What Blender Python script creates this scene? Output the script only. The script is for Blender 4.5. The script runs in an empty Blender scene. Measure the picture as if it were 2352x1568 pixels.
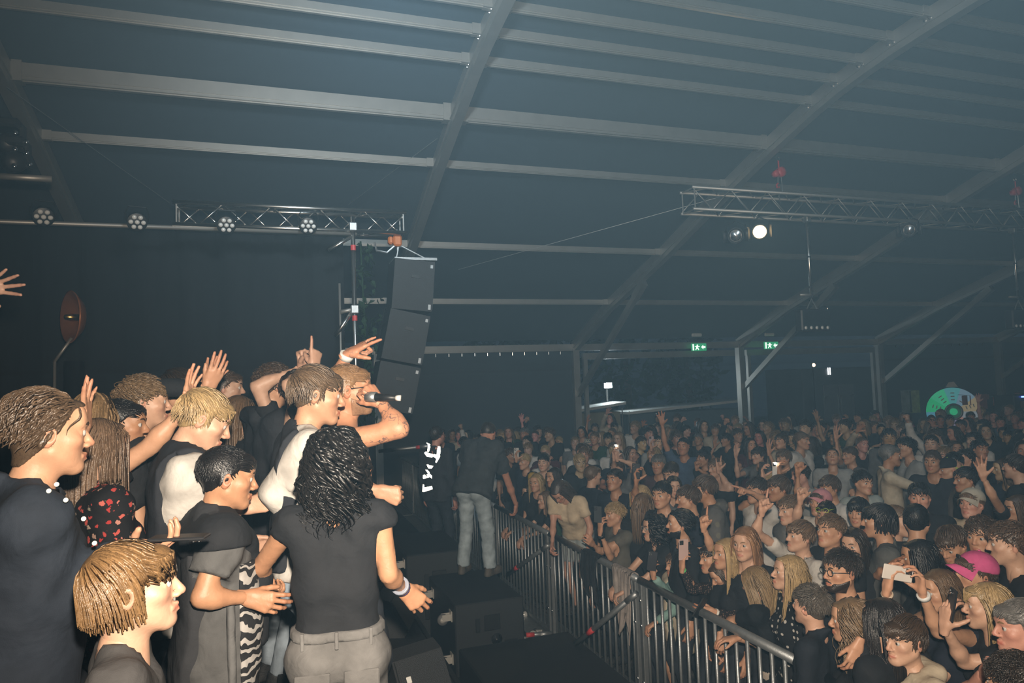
import bpy, math, random
import numpy as np
from mathutils import Matrix, Vector
SC = bpy.context.scene
COL = SC.collection
random.seed(7); RNG = np.random.RandomState(7)
# ------------------------------------------------------------------ camera
FPX, CXP, CYP = 1600.0, 1176.0, 784.0
CAM = np.array([0.0, 0.0, 2.75])
_y, _p, _r = (math.radians(a) for a in (19.08, 3.418, 2.013))
FW = np.array([math.sin(_y)*math.cos(_p), math.cos(_y)*math.cos(_p), math.sin(_p)])
_rt = np.array([math.cos(_y), -math.sin(_y), 0.0]); _up = np.cross(_rt, FW)
RT = _rt*math.cos(_r) - _up*math.sin(_r); UP = _up*math.cos(_r) + _rt*math.sin(_r)
cd = bpy.data.cameras.new('camera'); cam = bpy.data.objects.new('camera', cd); COL.objects.link(cam)
cd.sensor_width = 36.0; cd.sensor_fit = 'HORIZONTAL'; cd.lens = 36.0*FPX/2352.0
cd.clip_start = 0.05; cd.clip_end = 300
cam.matrix_world = Matrix(((RT[0], UP[0], -FW[0], CAM[0]), (RT[1], UP[1], -FW[1], CAM[1]), (RT[2], UP[2], -FW[2], CAM[2]), (0, 0, 0, 1)))
SC.camera = cam
# ------------------------------------------------------------------ world: night sky outside the tent
w = bpy.data.worlds.new('night'); SC.world = w; w.use_nodes = True
bg = w.node_tree.nodes['Background']; bg.inputs[0].default_value = (0.10, 0.16, 0.24, 1); bg.inputs[1].default_value = 0.06
# ------------------------------------------------------------------ lights of the place and added fill spots
def lamp(name, kind, loc, energy, color=(1, 1, 1), target=None, **kw):
    d = bpy.data.lights.new(name, kind); d.energy = energy; d.color = color
    for k, v in kw.items(): setattr(d, k, v)
    o = bpy.data.objects.new(name, d); COL.objects.link(o); o.location = loc
    if target is not None:
        o.rotation_euler = (Vector(target) - Vector(loc)).to_track_quat('-Z', 'Y').to_euler()
    return o
# the photographer's flash, held just above the lens
_fl = CAM + RT*0.05 + UP*0.22 - FW*0.02
lamp('camera_flash', 'SPOT', _fl, 1080.0, (1.0, 0.86, 0.70), target=_fl + FW*5 + UP*0.45 + RT*0.4, spot_size=math.radians(128), spot_blend=0.95, shadow_soft_size=0.035)
# unseen cool spot added over the stage for the glow in the haze
lamp('haze_wash', 'SPOT', (0.6, 3.4, 5.3), 640.0, (0.70, 0.88, 1.0), target=(3.2, 14, 6.0), spot_size=math.radians(95), spot_blend=1.0, shadow_soft_size=0.25)
lamp('crowd_fill', 'SPOT', (4.0, 2.0, 6.2), 240.0, (0.66, 0.86, 1.0), target=(12, 11, 0.5), spot_size=math.radians(120), spot_blend=1.0, shadow_soft_size=0.4)  # unseen fill spot added to brighten the crowd further back
vs = SC.view_settings
vs.view_transform = 'Standard'; vs.look = 'None'; vs.gamma = 1.0; vs.exposure = 0.0; vs.use_curve_mapping = False
cy = SC.cycles
cy.use_denoising = True; cy.use_adaptive_sampling = True; cy.adaptive_threshold = 0.07; cy.max_bounces = 3; cy.diffuse_bounces = 1; cy.glossy_bounces = 2; cy.transmission_bounces = 2
cy.volume_bounces = 0; cy.transparent_max_bounces = 8; cy.caustics_reflective = False; cy.caustics_refractive = False
cy.sample_clamp_indirect = 3.0

def ray(px, py):
    return FW + RT*(px - CXP)/FPX - UP*(py - CYP)/FPX
def at_depth(px, py, d):
    return CAM + ray(px, py)*d
def at_z(px, py, z):
    r = ray(px, py); return CAM + r*((z - CAM[2])/r[2])
def at_y(px, py, y):
    r = ray(px, py); return CAM + r*((y - CAM[1])/r[1])
def at_x(px, py, x):
    r = ray(px, py); return CAM + r*((x - CAM[0])/r[0])
A = lambda *v: np.array(v, float)
# ------------------------------------------------------------------ helpers: objects and materials
def link(name, mesh, parent=None, color=None):
    o = bpy.data.objects.new(name, mesh); COL.objects.link(o)
    if parent is not None: o.parent = parent
    if color is not None: o.color = (*color[:3], 1)
    return o
def empty(name, loc, rz=0.0, parent=None):
    o = bpy.data.objects.new(name, None); COL.objects.link(o); o.location = loc; o.rotation_euler = (0, 0, rz)
    o.empty_display_size = 0.05
    if parent is not None: o.parent = parent
    return o
def tag(o, label=None, cat=None, group=None, kind=None):
    if label: o['label'] = label
    if cat: o['category'] = cat
    if group: o['group'] = group
    if kind: o['kind'] = kind
    return o
def copy_tree(o, parent=None):
    c = o.copy(); COL.objects.link(c); c.parent = parent
    for ch in list(o.children): copy_tree(ch, c)
    return c

def mk_mesh(name, V, faces, mats=(), midx=None, smooth=True, attrs=None):
    """V (n,3); faces: list of int arrays (m,3)/(m,4) or a single one"""
    if isinstance(faces, np.ndarray): faces = [faces]
    me = bpy.data.meshes.new(name)
    V = np.ascontiguousarray(V, dtype=np.float32)
    me.vertices.add(len(V)); me.vertices.foreach_set('co', V.ravel())
    loops = np.concatenate([f.ravel() for f in faces]).astype(np.int32)
    tot = np.concatenate([np.full(len(f), f.shape[1], np.int32) for f in faces])
    start = np.concatenate([[0], np.cumsum(tot)[:-1]]).astype(np.int32)
    me.loops.add(len(loops)); me.loops.foreach_set('vertex_index', loops)
    me.polygons.add(len(tot)); me.polygons.foreach_set('loop_start', start); me.polygons.foreach_set('loop_total', tot)
    if midx is not None: me.polygons.foreach_set('material_index', np.asarray(midx, np.int32))
    me.polygons.foreach_set('use_smooth', np.full(len(tot), bool(smooth)))
    for m in mats: me.materials.append(m)
    if attrs:
        for k, v in attrs.items():
            a = me.attributes.new(k, 'FLOAT', 'POINT'); a.data.foreach_set('value', np.asarray(v, np.float32))
    me.update(calc_edges=True)
    return me

class MB:
    """collects simple solids into one mesh"""
    def __init__(s): s.V = []; s.F = []; s.n = 0
    def add(s, V, F):
        s.V.append(np.asarray(V, float)); s.F += [tuple(i + s.n for i in f) for f in F]; s.n += len(V)
    def box(s, c, d, M=None):
        x, y, z = (np.array(d, float)/2)
        V = np.array([(a*x, b*y, e*z) for a in (-1, 1) for b in (-1, 1) for e in (-1, 1)])
        if M is not None: V = V @ np.asarray(M).T
        s.add(V + np.array(c), [(0, 1, 3, 2), (4, 6, 7, 5), (0, 4, 5, 1), (2, 3, 7, 6), (0, 2, 6, 4), (1, 5, 7, 3)]); return s
    def bbox(s, c, d, b=0.006, M=None):
        """box with bevelled edges"""
        x, y, z = (np.array(d, float)/2); b = min(b, x*.9, y*.9, z*.9); V = []; 
        for a in (-1, 1):
            for e in (-1, 1):
                for g in (-1, 1):
                    V += [(a*x, e*(y-b), g*(z-b)), (a*(x-b), e*y, g*(z-b)), (a*(x-b), e*(y-b), g*z)]
        idx = {}
        k = 0
        for a in (-1, 1):
            for e in (-1, 1):
                for g in (-1, 1): idx[a, e, g] = k; k += 3
        F = []
        def fix(f, n):
            P = np.array([V[i] for i in f]); nn = np.cross(P[1]-P[0], P[2]-P[1])
            F.append(tuple(f) if nn @ np.array(n) > 0 else tuple(f[::-1]))
        for ax in range(3):
            for sg in (-1, 1):
                q = []
                for (p, r) in ((-1, -1), (1, -1), (1, 1), (-1, 1)):
                    t = [p, r]; t.insert(ax, sg); q.append(idx[tuple(t)] + ax)
                n = [0, 0, 0]; n[ax] = sg; fix(q, n)
        for ax in range(3):
            o1, o2 = [i for i in range(3) if i != ax]
            for s1 in (-1, 1):
                for s2 in (-1, 1):
                    def key(v):
                        t = [0, 0, 0]; t[ax] = v; t[o1] = s1; t[o2] = s2; return idx[tuple(t)]
                    n = [0, 0, 0]; n[o1] = s1; n[o2] = s2
                    fix([key(-1)+o1, key(1)+o1, key(1)+o2, key(-1)+o2], n)
        for kk, v in idx.items(): fix([v, v+1, v+2], kk)
        V = np.array(V)
        if M is not None: V = V @ np.asarray(M).T
        s.add(V + np.array(c), F); return s
    def tube(s, pts, r, n=8, caps=True, closed=False):
        P = np.array(pts, float); m = len(P); r = np.broadcast_to(np.asarray(r, float), (m,))
        T = np.gradient(P, axis=0) if not closed else np.roll(P, -1, 0) - np.roll(P, 1, 0)
        T /= np.linalg.norm(T, axis=1)[:, None] + 1e-12
        ref = np.array([0, 0, 1.0]) if abs(T[0][2]) < .9 else np.array([1.0, 0, 0])
        V = []
        u = ref - T[0]*(ref @ T[0]); u /= np.linalg.norm(u)
        for i in range(m):
            u = u - T[i]*(u @ T[i]); u /= np.linalg.norm(u); v = np.cross(T[i], u)
            for k in range(n):
                a = 2*math.pi*k/n; V.append(P[i] + r[i]*(u*math.cos(a) + v*math.sin(a)))
        F = []
        for i in range(m if closed else m-1):
            j = (i+1) % m
            for k in range(n):
                F.append((i*n+k, i*n+(k+1) % n, j*n+(k+1) % n, j*n+k))
        if caps and not closed:
            F.append(tuple(range(n))[::-1]); F.append(tuple((m-1)*n + k for k in range(n)))
        s.add(V, F); return s
    def lathe(s, prof, n=16, o=(0, 0, 0), M=None):
        V = []; F = []
        for (r, z) in prof:
            for k in range(n):
                a = 2*math.pi*k/n; V.append((r*math.cos(a), r*math.sin(a), z))
        for i in range(len(prof)-1):
            for k in range(n):
                F.append((i*n+k, i*n+(k+1) % n, (i+1)*n+(k+1) % n, (i+1)*n+k))
        F.append(tuple(range(n))[::-1]); F.append(tuple((len(prof)-1)*n+k for k in range(n)))
        V = np.array(V)
        if M is not None: V = V @ np.asarray(M).T
        s.add(V + np.array(o), F); return s
    def prism(s, poly, t, M=None, o=(0, 0, 0)):
        """2D polygon in xz extruded along y by t (centred)"""
        n = len(poly); V = [(x, -t/2, z) for x, z in poly] + [(x, t/2, z) for x, z in poly]
        F = [tuple(range(n)), tuple(range(n, 2*n))[::-1]] + [(i, i+n, (i+1) % n + n, (i+1) % n) for i in range(n)]
        V = np.array(V, float)
        if M is not None: V = V @ np.asarray(M).T
        s.add(V + np.array(o), F); return s
    def mesh(s, name, mat, smooth=False):
        me = bpy.data.meshes.new(name); V = np.concatenate(s.V)
        me.from_pydata(V.tolist(), [], s.F)
        if mat is not None: me.materials.append(mat)
        me.polygons.foreach_set('use_smooth', [bool(smooth)]*len(me.polygons)); me.update(); return me
    def build(s, name, mat, parent=None, smooth=False, color=None, loc=None, rot=None):
        o = link(name, s.mesh(name, mat, smooth), parent, color)
        if loc is not None: o.location = loc
        if rot is not None: o.rotation_euler = rot
        return o

def rotm(yaw=0., pitch=0., roll=0.):
    """yaw about z, pitch about x (positive looks up), roll about y; degrees"""
    a, b, c = (math.radians(t) for t in (yaw, pitch, roll))
    Rz = np.array([[math.cos(a), -math.sin(a), 0], [math.sin(a), math.cos(a), 0], [0, 0, 1]])
    Rx = np.array([[1, 0, 0], [0, math.cos(b), -math.sin(b)], [0, math.sin(b), math.cos(b)]])
    Ry = np.array([[math.cos(c), 0, math.sin(c)], [0, 1, 0], [-math.sin(c), 0, math.cos(c)]])
    return Rz @ Rx @ Ry

MAT = {}
def nodemat(name):
    m = bpy.data.materials.new(name); m.use_nodes = True; MAT[name] = m
    nt = m.node_tree; return m, nt, nt.nodes, nt.links, nt.nodes['Principled BSDF']
def simple(name, color, rough=.6, metal=0., var=.15, scale=20., bump=0., bscale=120., spec=.5, emit=None, estr=0.):
    m, nt, N, L, B = nodemat(name)
    B.inputs['Roughness'].default_value = rough; B.inputs['Metallic'].default_value = metal
    B.inputs['Specular IOR Level'].default_value = spec
    tc = N.new('ShaderNodeTexCoord'); nz = N.new('ShaderNodeTexNoise'); nz.inputs['Scale'].default_value = scale; nz.inputs['Detail'].default_value = 4
    L.new(tc.outputs['Object'], nz.inputs['Vector'])
    mr = N.new('ShaderNodeMapRange'); mr.inputs['To Min'].default_value = 1-var; mr.inputs['To Max'].default_value = 1+var
    L.new(nz.outputs['Fac'], mr.inputs['Value'])
    mx = N.new('ShaderNodeMix'); mx.data_type = 'RGBA'; mx.blend_type = 'MULTIPLY'; mx.inputs['Factor'].default_value = 1
    mx.inputs[6].default_value = (*color, 1); L.new(mr.outputs[0], mx.inputs[7]); L.new(mx.outputs[2], B.inputs['Base Color'])
    if bump:
        n2 = N.new('ShaderNodeTexNoise'); n2.inputs['Scale'].default_value = bscale; L.new(tc.outputs['Object'], n2.inputs['Vector'])
        bp = N.new('ShaderNodeBump'); bp.inputs['Strength'].default_value = bump; bp.inputs['Distance'].default_value = .01
        L.new(n2.outputs['Fac'], bp.inputs['Height']); L.new(bp.outputs[0], B.inputs['Normal'])
    if emit is not None:
        B.inputs['Emission Color'].default_value = (*emit, 1); B.inputs['Emission Strength'].default_value = estr
    return m

def objcolor_mat(name, rough=.85, var=.18, scale=14., bump=.5, bscale=9., fine=0., fscale=400., spec=.3, sheen=0.):
    """colour comes from the object's own colour"""
    m, nt, N, L, B = nodemat(name)
    B.inputs['Roughness'].default_value = rough; B.inputs['Specular IOR Level'].default_value = spec
    if sheen: B.inputs['Sheen Weight'].default_value = sheen
    oi = N.new('ShaderNodeObjectInfo'); tc = N.new('ShaderNodeTexCoord')
    nz = N.new('ShaderNodeTexNoise'); nz.inputs['Scale'].default_value = scale; nz.inputs['Detail'].default_value = 5
    L.new(tc.outputs['Object'], nz.inputs['Vector'])
    mr = N.new('ShaderNodeMapRange'); mr.inputs['From Min'].default_value = .3; mr.inputs['From Max'].default_value = .7
    mr.inputs['To Min'].default_value = 1-var; mr.inputs['To Max'].default_value = 1+var*.6
    L.new(nz.outputs['Fac'], mr.inputs['Value'])
    mx = N.new('ShaderNodeMix'); mx.data_type = 'RGBA'; mx.blend_type = 'MULTIPLY'; mx.inputs['Factor'].default_value = 1
    L.new(oi.outputs['Color'], mx.inputs[6]); L.new(mr.outputs[0], mx.inputs[7]); L.new(mx.outputs[2], B.inputs['Base Color'])
    n2 = N.new('ShaderNodeTexNoise'); n2.inputs['Scale'].default_value = bscale; n2.inputs['Detail'].default_value = 3; n2.inputs['Distortion'].default_value = .4
    L.new(tc.outputs['Object'], n2.inputs['Vector'])
    bp = N.new('ShaderNodeBump'); bp.inputs['Strength'].default_value = bump; bp.inputs['Distance'].default_value = .028
    L.new(n2.outputs['Fac'], bp.inputs['Height']); last = bp
    if fine:
        n3 = N.new('ShaderNodeTexNoise'); n3.inputs['Scale'].default_value = fscale; L.new(tc.outputs['Object'], n3.inputs['Vector'])
        b2 = N.new('ShaderNodeBump'); b2.inputs['Strength'].default_value = fine; b2.inputs['Distance'].default_value = .002
        L.new(n3.outputs['Fac'], b2.inputs['Height']); L.new(bp.outputs[0], b2.inputs['Normal']); last = b2
    L.new(last.outputs[0], B.inputs['Normal'])
    return m, nt, N, L, B, mx
objcolor_mat('cloth', fine=.3)
objcolor_mat('knit', fine=.6, fscale=250., bump=.35, bscale=7., rough=.95)
objcolor_mat('denim', var=.35, scale=9., fine=.4, fscale=600., bump=.4, bscale=12.)
objcolor_mat('shoe', rough=.6, bump=.3, bscale=40.)
objcolor_mat('plastic', rough=.4, bump=.0, var=.05, spec=.5)
# hair: lock to lock variation
def _hair():
    m, nt, N, L, B, mx = objcolor_mat('hair', rough=.36, var=.18, scale=60., bump=.18, bscale=160., spec=.6)
    at = N.new('ShaderNodeAttribute'); at.attribute_name = 'rnd'
    mr = N.new('ShaderNodeMapRange'); mr.inputs['To Min'].default_value = .72; mr.inputs['To Max'].default_value = 1.22
    L.new(at.outputs['Fac'], mr.inputs['Value'])
    m2 = N.new('ShaderNodeMix'); m2.data_type = 'RGBA'; m2.blend_type = 'MULTIPLY'; m2.inputs['Factor'].default_value = 1
    L.new(mx.outputs[2], m2.inputs[6]); L.new(mr.outputs[0], m2.inputs[7]); L.new(m2.outputs[2], B.inputs['Base Color'])
_hair()
# skin with redder lips, cheeks, ears and finger ends
def _skin(name, tattoo=False):
    m, nt, N, L, B, mx = objcolor_mat(name, rough=.48, var=.10, scale=25., bump=.06, bscale=60., fine=.08, fscale=900., spec=.45)
    B.inputs['Subsurface Weight'].default_value = 0.0
    at = N.new('ShaderNodeAttribute'); at.attribute_name = 'lip'
    m2 = N.new('ShaderNodeMix'); m2.data_type = 'RGBA'; m2.blend_type = 'MULTIPLY'
    m2.inputs[7].default_value = (.78, .36, .36, 1)
    L.new(at.outputs['Fac'], m2.inputs[0]); L.new(mx.outputs[2], m2.inputs[6])
    out = m2
    if tattoo:
        tc = N.new('ShaderNodeTexCoord')
        a2 = N.new('ShaderNodeAttribute'); a2.attribute_name = 'ink'
        v = N.new('ShaderNodeTexVoronoi'); v.feature = 'DISTANCE_TO_EDGE'; v.inputs['Scale'].default_value = 22; v.inputs['Randomness'].default_value = 1
        nz = N.new('ShaderNodeTexNoise'); nz.inputs['Scale'].default_value = 18; nz.inputs['Detail'].default_value = 4
        vm = N.new('ShaderNodeVectorMath'); vm.operation = 'MULTIPLY_ADD'; vm.inputs[1].default_value = (.12, .12, .12)
        L.new(tc.outputs['Object'], nz.inputs['Vector']); L.new(nz.outputs['Color'], vm.inputs[0]); L.new(tc.outputs['Object'], vm.inputs[2])
        L.new(vm.outputs[0], v.inputs['Vector'])
        lt = N.new('ShaderNodeMapRange'); lt.inputs['From Min'].default_value = .02; lt.inputs['From Max'].default_value = .07; lt.inputs['To Min'].default_value = 1; lt.inputs['To Max'].default_value = 0
        L.new(v.outputs['Distance'], lt.inputs['Value'])
        n3 = N.new('ShaderNodeTexNoise'); n3.inputs['Scale'].default_value = 9; L.new(tc.outputs['Object'], n3.inputs['Vector'])
        th = N.new('ShaderNodeMapRange'); th.inputs['From Min'].default_value = .42; th.inputs['From Max'].default_value = .55
        L.new(n3.outputs['Fac'], th.inputs['Value'])
        mu = N.new('ShaderNodeMath'); mu.operation = 'MULTIPLY'; L.new(lt.outputs[0], mu.inputs[0]); L.new(th.outputs[0], mu.inputs[1])
        mv = N.new('ShaderNodeMath'); mv.operation = 'MULTIPLY'; L.new(mu.outputs[0], mv.inputs[0]); L.new(a2.outputs['Fac'], mv.inputs[1])
        m3 = N.new('ShaderNodeMix'); m3.data_type = 'RGBA'; m3.inputs[7].default_value = (.05, .055, .07, 1)
        ms = N.new('ShaderNodeMath'); ms.operation = 'MULTIPLY'; ms.inputs[1].default_value = .8; L.new(mv.outputs[0], ms.inputs[0])
        L.new(ms.outputs[0], m3.inputs[0]); L.new(m2.outputs[2], m3.inputs[6]); out = m3
    L.new(out.outputs[2], B.inputs['Base Color'])
_skin('skin'); _skin('skin_tattoo', True)
simple('eye_white', (.50, .47, .44), .45, var=.03, spec=.2)
simple('iris', (.05, .04, .03), .3, var=.2, spec=.3)
simple('brow_dark', (.05, .03, .02), .7); simple('brow_fair', (.22, .13, .06), .7)
simple('alu', (.42, .40, .37), .5, .75, var=.12, scale=6); simple('alu_bright', (.75, .72, .68), .28, 1., var=.06)
simple('galv', (.40, .42, .43), .45, .8, var=.25, scale=25, bump=.1)
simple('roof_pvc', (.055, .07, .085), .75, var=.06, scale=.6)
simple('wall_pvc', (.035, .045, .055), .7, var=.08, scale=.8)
simple('drape', (.012, .014, .017), .95, var=.2, scale=3)
simple('stage_black', (.016, .017, .019), .55, var=.5, scale=5, bump=.15, bscale=40)
simple('floor_dark', (.03, .032, .033), .7, var=.4, scale=2, bump=.3, bscale=12)
simple('cab_black', (.018, .019, .021), .6, var=.2, scale=40, bump=.3, bscale=300)
simple('grille', (.03, .032, .035), .6, .3, var=.4, scale=220, bump=.4, bscale=220)
simple('black_plastic', (.012, .012, .013), .45, var=.1)
simple('rubber', (.02, .02, .02), .8); simple('red_paint', (.55, .03, .03), .4); simple('red_tape', (.6, .05, .05), .5)
simple('chrome', (.8, .8, .8), .18, 1., var=.03); simple('orange_paint', (.6, .18, .04), .45)
simple('white_plastic', (.75, .74, .70), .4, var=.04); simple('gold', (.8, .5, .15), .25, 1.)
simple('lens_glint', (.8, .8, .78), .12, var=.03, spec=1.)  # diffuse white stands in for bright glints on the par lenses
simple('glass_clear', (.5, .55, .6), .1, var=.05)
# ------------------------------------------------------------------ the tent: floor, roof with its frames, walls
WF = 16.28                       # y of the far side wall
RID = 4.55                       # y of the ridge
PROF = [(16.28, 3.63), (14.24, 4.46), (11.92, 5.17), (9.75, 5.92), (8.70, 6.25), (7.72, 6.53), (7.24, 6.64), (6.80, 6.71), (6.32, 6.77), (5.81, 6.81), (5.25, 6.84), (RID, 6.86)]
PROF2 = PROF + [(2*RID - y, z) for y, z in PROF[-2::-1]]
FX = [-12.68, -7.68, -2.68, 2.316, 7.316, 12.316, 17.316, 22.316, 27.316]
XL, XR = -9.3, 27.4
mb = MB(); mb.box((10, 8, -.05), (60, 60, .1)); fl = mb.build('floor', MAT['floor_dark']); tag(fl, kind='structure')
# roof skin, a curved sheet with thickness
V = []; F = []
for x in (XL, XR):
    for (y, z) in PROF2: V.append((x, y, z + .17))
    for (y, z) in PROF2: V.append((x, y, z + .20))
n = len(PROF2)
for i in range(n-1):
    F.append((i, i+1, 2*n+i+1, 2*n+i)); F.append((n+i, 3*n+i, 3*n+i+1, n+i+1))
for a in (0, n-1): F.append((a, 2*n+a, 3*n+a, n+a))
F.append(tuple(range(n)) + tuple(range(2*n-1, n-1, -1))); F.append(tuple(range(3*n, 4*n)) + tuple(range(3*n-1, 2*n-1, -1)))
me = bpy.data.meshes.new('ceiling'); me.from_pydata(V, [], F); me.materials.append(MAT['roof_pvc']); me.update()
ceil = link('ceiling', me); tag(ceil, kind='structure')
# rafters: extruded aluminium arches, one per frame
def rafter(depth=.27, w=.13):
    m = MB(); P = np.array(PROF2); T = np.gradient(P, axis=0); T /= np.linalg.norm(T, axis=1)[:, None]; Nn = np.stack([-T[:, 1], T[:, 0]], 1); Nn[Nn[:, 1] < 0] *= -1
    up = P + Nn*.12; dn = P - Nn*(depth - .12); k = len(P)
    V = []
    for p, q in zip(up, dn):
        V += [(-w/2, p[0], p[1]), (w/2, p[0], p[1]), (w/2, q[0], q[1]), (-w/2, q[0], q[1])]
    F = []
    for i in range(k-1):
        for j in range(4): F.append((i*4+j, i*4+(j+1) % 4, i*4+4+(j+1) % 4, i*4+4+j))
    F += [(0, 1, 2, 3), tuple((k-1)*4+j for j in (3, 2, 1, 0))]
    m.add(V, F)
    # flange line along the lower face
    for sx in (-1, 1):
        W = []
        for p, q in zip(up, dn):
            c = q + (p-q)*.30
            W += [(sx*(w/2), c[0], c[1]), (sx*(w/2+.02), c[0], c[1]), (sx*(w/2+.02), c[0] - .0, c[1]+.02), (sx*(w/2), c[0], c[1]+.02)]
        m.add(W, [f for i in range(k-1) for f in [tuple([i*4+j, i*4+(j+1) % 4, i*4+4+(j+1) % 4, i*4+4+j]) for j in range(4)]])
    return m.mesh('rafter', MAT['alu'])
rm = rafter()
mbr = MB(); a, b = np.array((0, 12.65, 4.74)), np.array((0, 16.16, 2.40)); d = (b-a); L = np.linalg.norm(d); d /= L
Mx = np.stack([A(1, 0, 0), d, np.cross(A(1, 0, 0), d)], 1); mbr.box((a+b)/2, (.10, L, .13), Mx); mbr.box(a + d*.25 + Mx[:, 2]*.0, (.125, .5, .16), Mx); brm = mbr.mesh('brace', MAT['alu'])
bolt = MB().lathe([(.0, -.02), (.018, -.02), (.018, .0), (.012, .012), (.0, .012)], 8).mesh('bolt', MAT['alu_bright'])
for x in FX[1:]:
    r = link('rafter', rm, ceil); r.location = (x, 0, 0)
    if x > 0:
        q = link('brace', brm, r)
    if 2 < x < 13:
        for (y, z) in PROF[4:10]:
            for o_ in (-.035, .035):
                bo = link('bolt', bolt, r); bo.location = (-.075, y + o_, z - .02); bo.rotation_euler = (0, -math.pi/2, 0)
# purlins of each bay
def purlin(h, w, lip=True):
    m = MB(); L = 5.0 - .13
    m.box((0, 0, 0), (L, w, h)); m.box((0, -w*.5 - .006, -h*.28), (L, .012, .016)); m.box((0, 0, -h*.5 - .006), (L, w*.45, .012))
    for sx in (-1, 1): m.box((sx*(L/2 - .05), 0, 0), (.1, w*1.25, h*1.2))
    return m.mesh('purlin', MAT['alu'])
pm_s, pm_b = purlin(.10, .07), purlin(.19, .12)
for i, x in enumerate(FX[1:-1]):
    for j, (y, z) in enumerate(PROF2):
        if y < -1: continue
        big = abs(y - 8.70) < .02
        if 0 < j:
            p = link('purlin', pm_b if big else pm_s, ceil); p.location = (x + 2.5, y, z + .06)
# wind bracing wires under the roof
def wire(p, q, r=.004):
    MB().tube([p, q], r, 5).build('bracing_wire', MAT['galv'], ceil)
wire(at_x(15, 200, FX[2]+.1), at_y(390, 466, 10.2)); wire(at_x(1020, 306, FX[3]), at_y(800, 470, 10.6)); wire((FX[4], 9.8, 5.8), (FX[3]+1, 12.5, 4.9))
# far wall: posts, eave beam, panels on the stage side, open bays with a header further on
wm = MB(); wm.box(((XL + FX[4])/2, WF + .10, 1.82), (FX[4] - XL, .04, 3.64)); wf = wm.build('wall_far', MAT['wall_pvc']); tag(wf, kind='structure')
post = MB().box((0, 0, 1.82), (.13, .24, 3.64)).box((-.085, -.10, 1.82), (.035, .03, 3.5)).box((.0, -.125, .08), (.3, .3, .02)).mesh('post', MAT['alu'])
for x in FX[1:]:
    p = link('post', post, wf); p.location = (x, WF - .02, 0)
eave = MB().box((0, 0, 0), (4.87, .12, .17)).box((0, -.07, -.05), (4.87, .02, .02)).mesh('eave_beam', MAT['alu'])
for x in FX[1:-1]:
    p = link('eave_beam', eave, wf); p.location = (x + 2.5, WF - .02, 3.60)
ring = MB().tube([(0, 0, 0), (0, 0, -.07)], .008, 5).mesh('curtain_hook', MAT['alu_bright'])
for k in range(14):
    p = link('curtain_hook', ring, wf); p.location = (FX[3] + .4 + k*.32, WF - .1, 3.50)
for k in range(12):
    p = link('curtain_hook', ring, wf); p.location = (FX[6] + .6 + k*.33, WF - .1, 3.50)
head = MB().box((0, 0, 0), (4.6, .10, .16)).mesh('door_header', MAT['alu']); jamb = MB().box((0, 0, 1.65), (.10, .10, 3.3)).mesh('door_jamb', MAT['alu'])
for x in (FX[4], FX[5]):
    p = link('door_header', head, wf); p.location = (x + 2.5, WF - .02, 3.37)
    for dx in (.26, 4.74):
        if not (x == FX[4] and dx > 4): q = link('door_jamb', jamb, wf); q.location = (x + dx, WF - .03, 0)
# panels of the far end, the near side and the stage end
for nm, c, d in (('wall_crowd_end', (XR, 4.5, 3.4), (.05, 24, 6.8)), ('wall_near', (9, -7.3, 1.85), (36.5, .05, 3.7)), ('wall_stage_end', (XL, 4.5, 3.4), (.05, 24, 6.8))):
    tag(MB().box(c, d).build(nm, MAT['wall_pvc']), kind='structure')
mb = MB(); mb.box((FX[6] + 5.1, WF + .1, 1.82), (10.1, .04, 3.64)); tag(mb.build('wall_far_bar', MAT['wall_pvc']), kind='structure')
# haze in the tent: thin near the floor, denser under the roof
for nm, z0_, z1_, dens, lab in (('haze', .01, 3.00, .0060, 'thin smoke haze between the people in the tent'), ('haze', 3.04, 7.05, .0105, 'denser blue-grey smoke haze hanging under the tent roof')):
    hz = MB().box((9.2, 4.5, (z0_+z1_)/2), (36.3, 22.9, z1_-z0_)).build(nm, None)
    m = bpy.data.materials.new('haze'); m.use_nodes = True; nt = m.node_tree; nt.nodes.remove(nt.nodes['Principled BSDF'])
    vsn = nt.nodes.new('ShaderNodeVolumeScatter'); vsn.inputs['Color'].default_value = (.36, .68, 1.0, 1); vsn.inputs['Density'].default_value = dens; vsn.inputs['Anisotropy'].default_value = .1
    nt.links.new(vsn.outputs[0], nt.nodes['Material Output'].inputs['Volume']); hz.data.materials.append(m)
    tag(hz, lab, 'haze', kind='stuff')
# ------------------------------------------------------------------ the stage, rig and barrier
SZ = 1.0                                             # stage height
st = empty('stage', (0, 0, 0)); tag(st, 'black stage deck with a dark skirt along its front edge', 'stage')
MB().box((-3.98, 3.0, .46), (9.94, 13.0, .92)).build('skirt', MAT['drape'], st)
dm = MB().bbox((0, 0, 0), (1.99, .99, .08), .008).mesh('deck_panel', MAT['stage_black'])
for i in range(5):
    for j in range(13):
        p = link('deck_panel', dm, st); p.location = (.0 - 2*i, -3.0 + j, SZ - .04)
MB().box((1.012, 3.0, SZ - .05), (.03, 13.0, .10)).build('edge_trim', MAT['black_plastic'], st)
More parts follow.
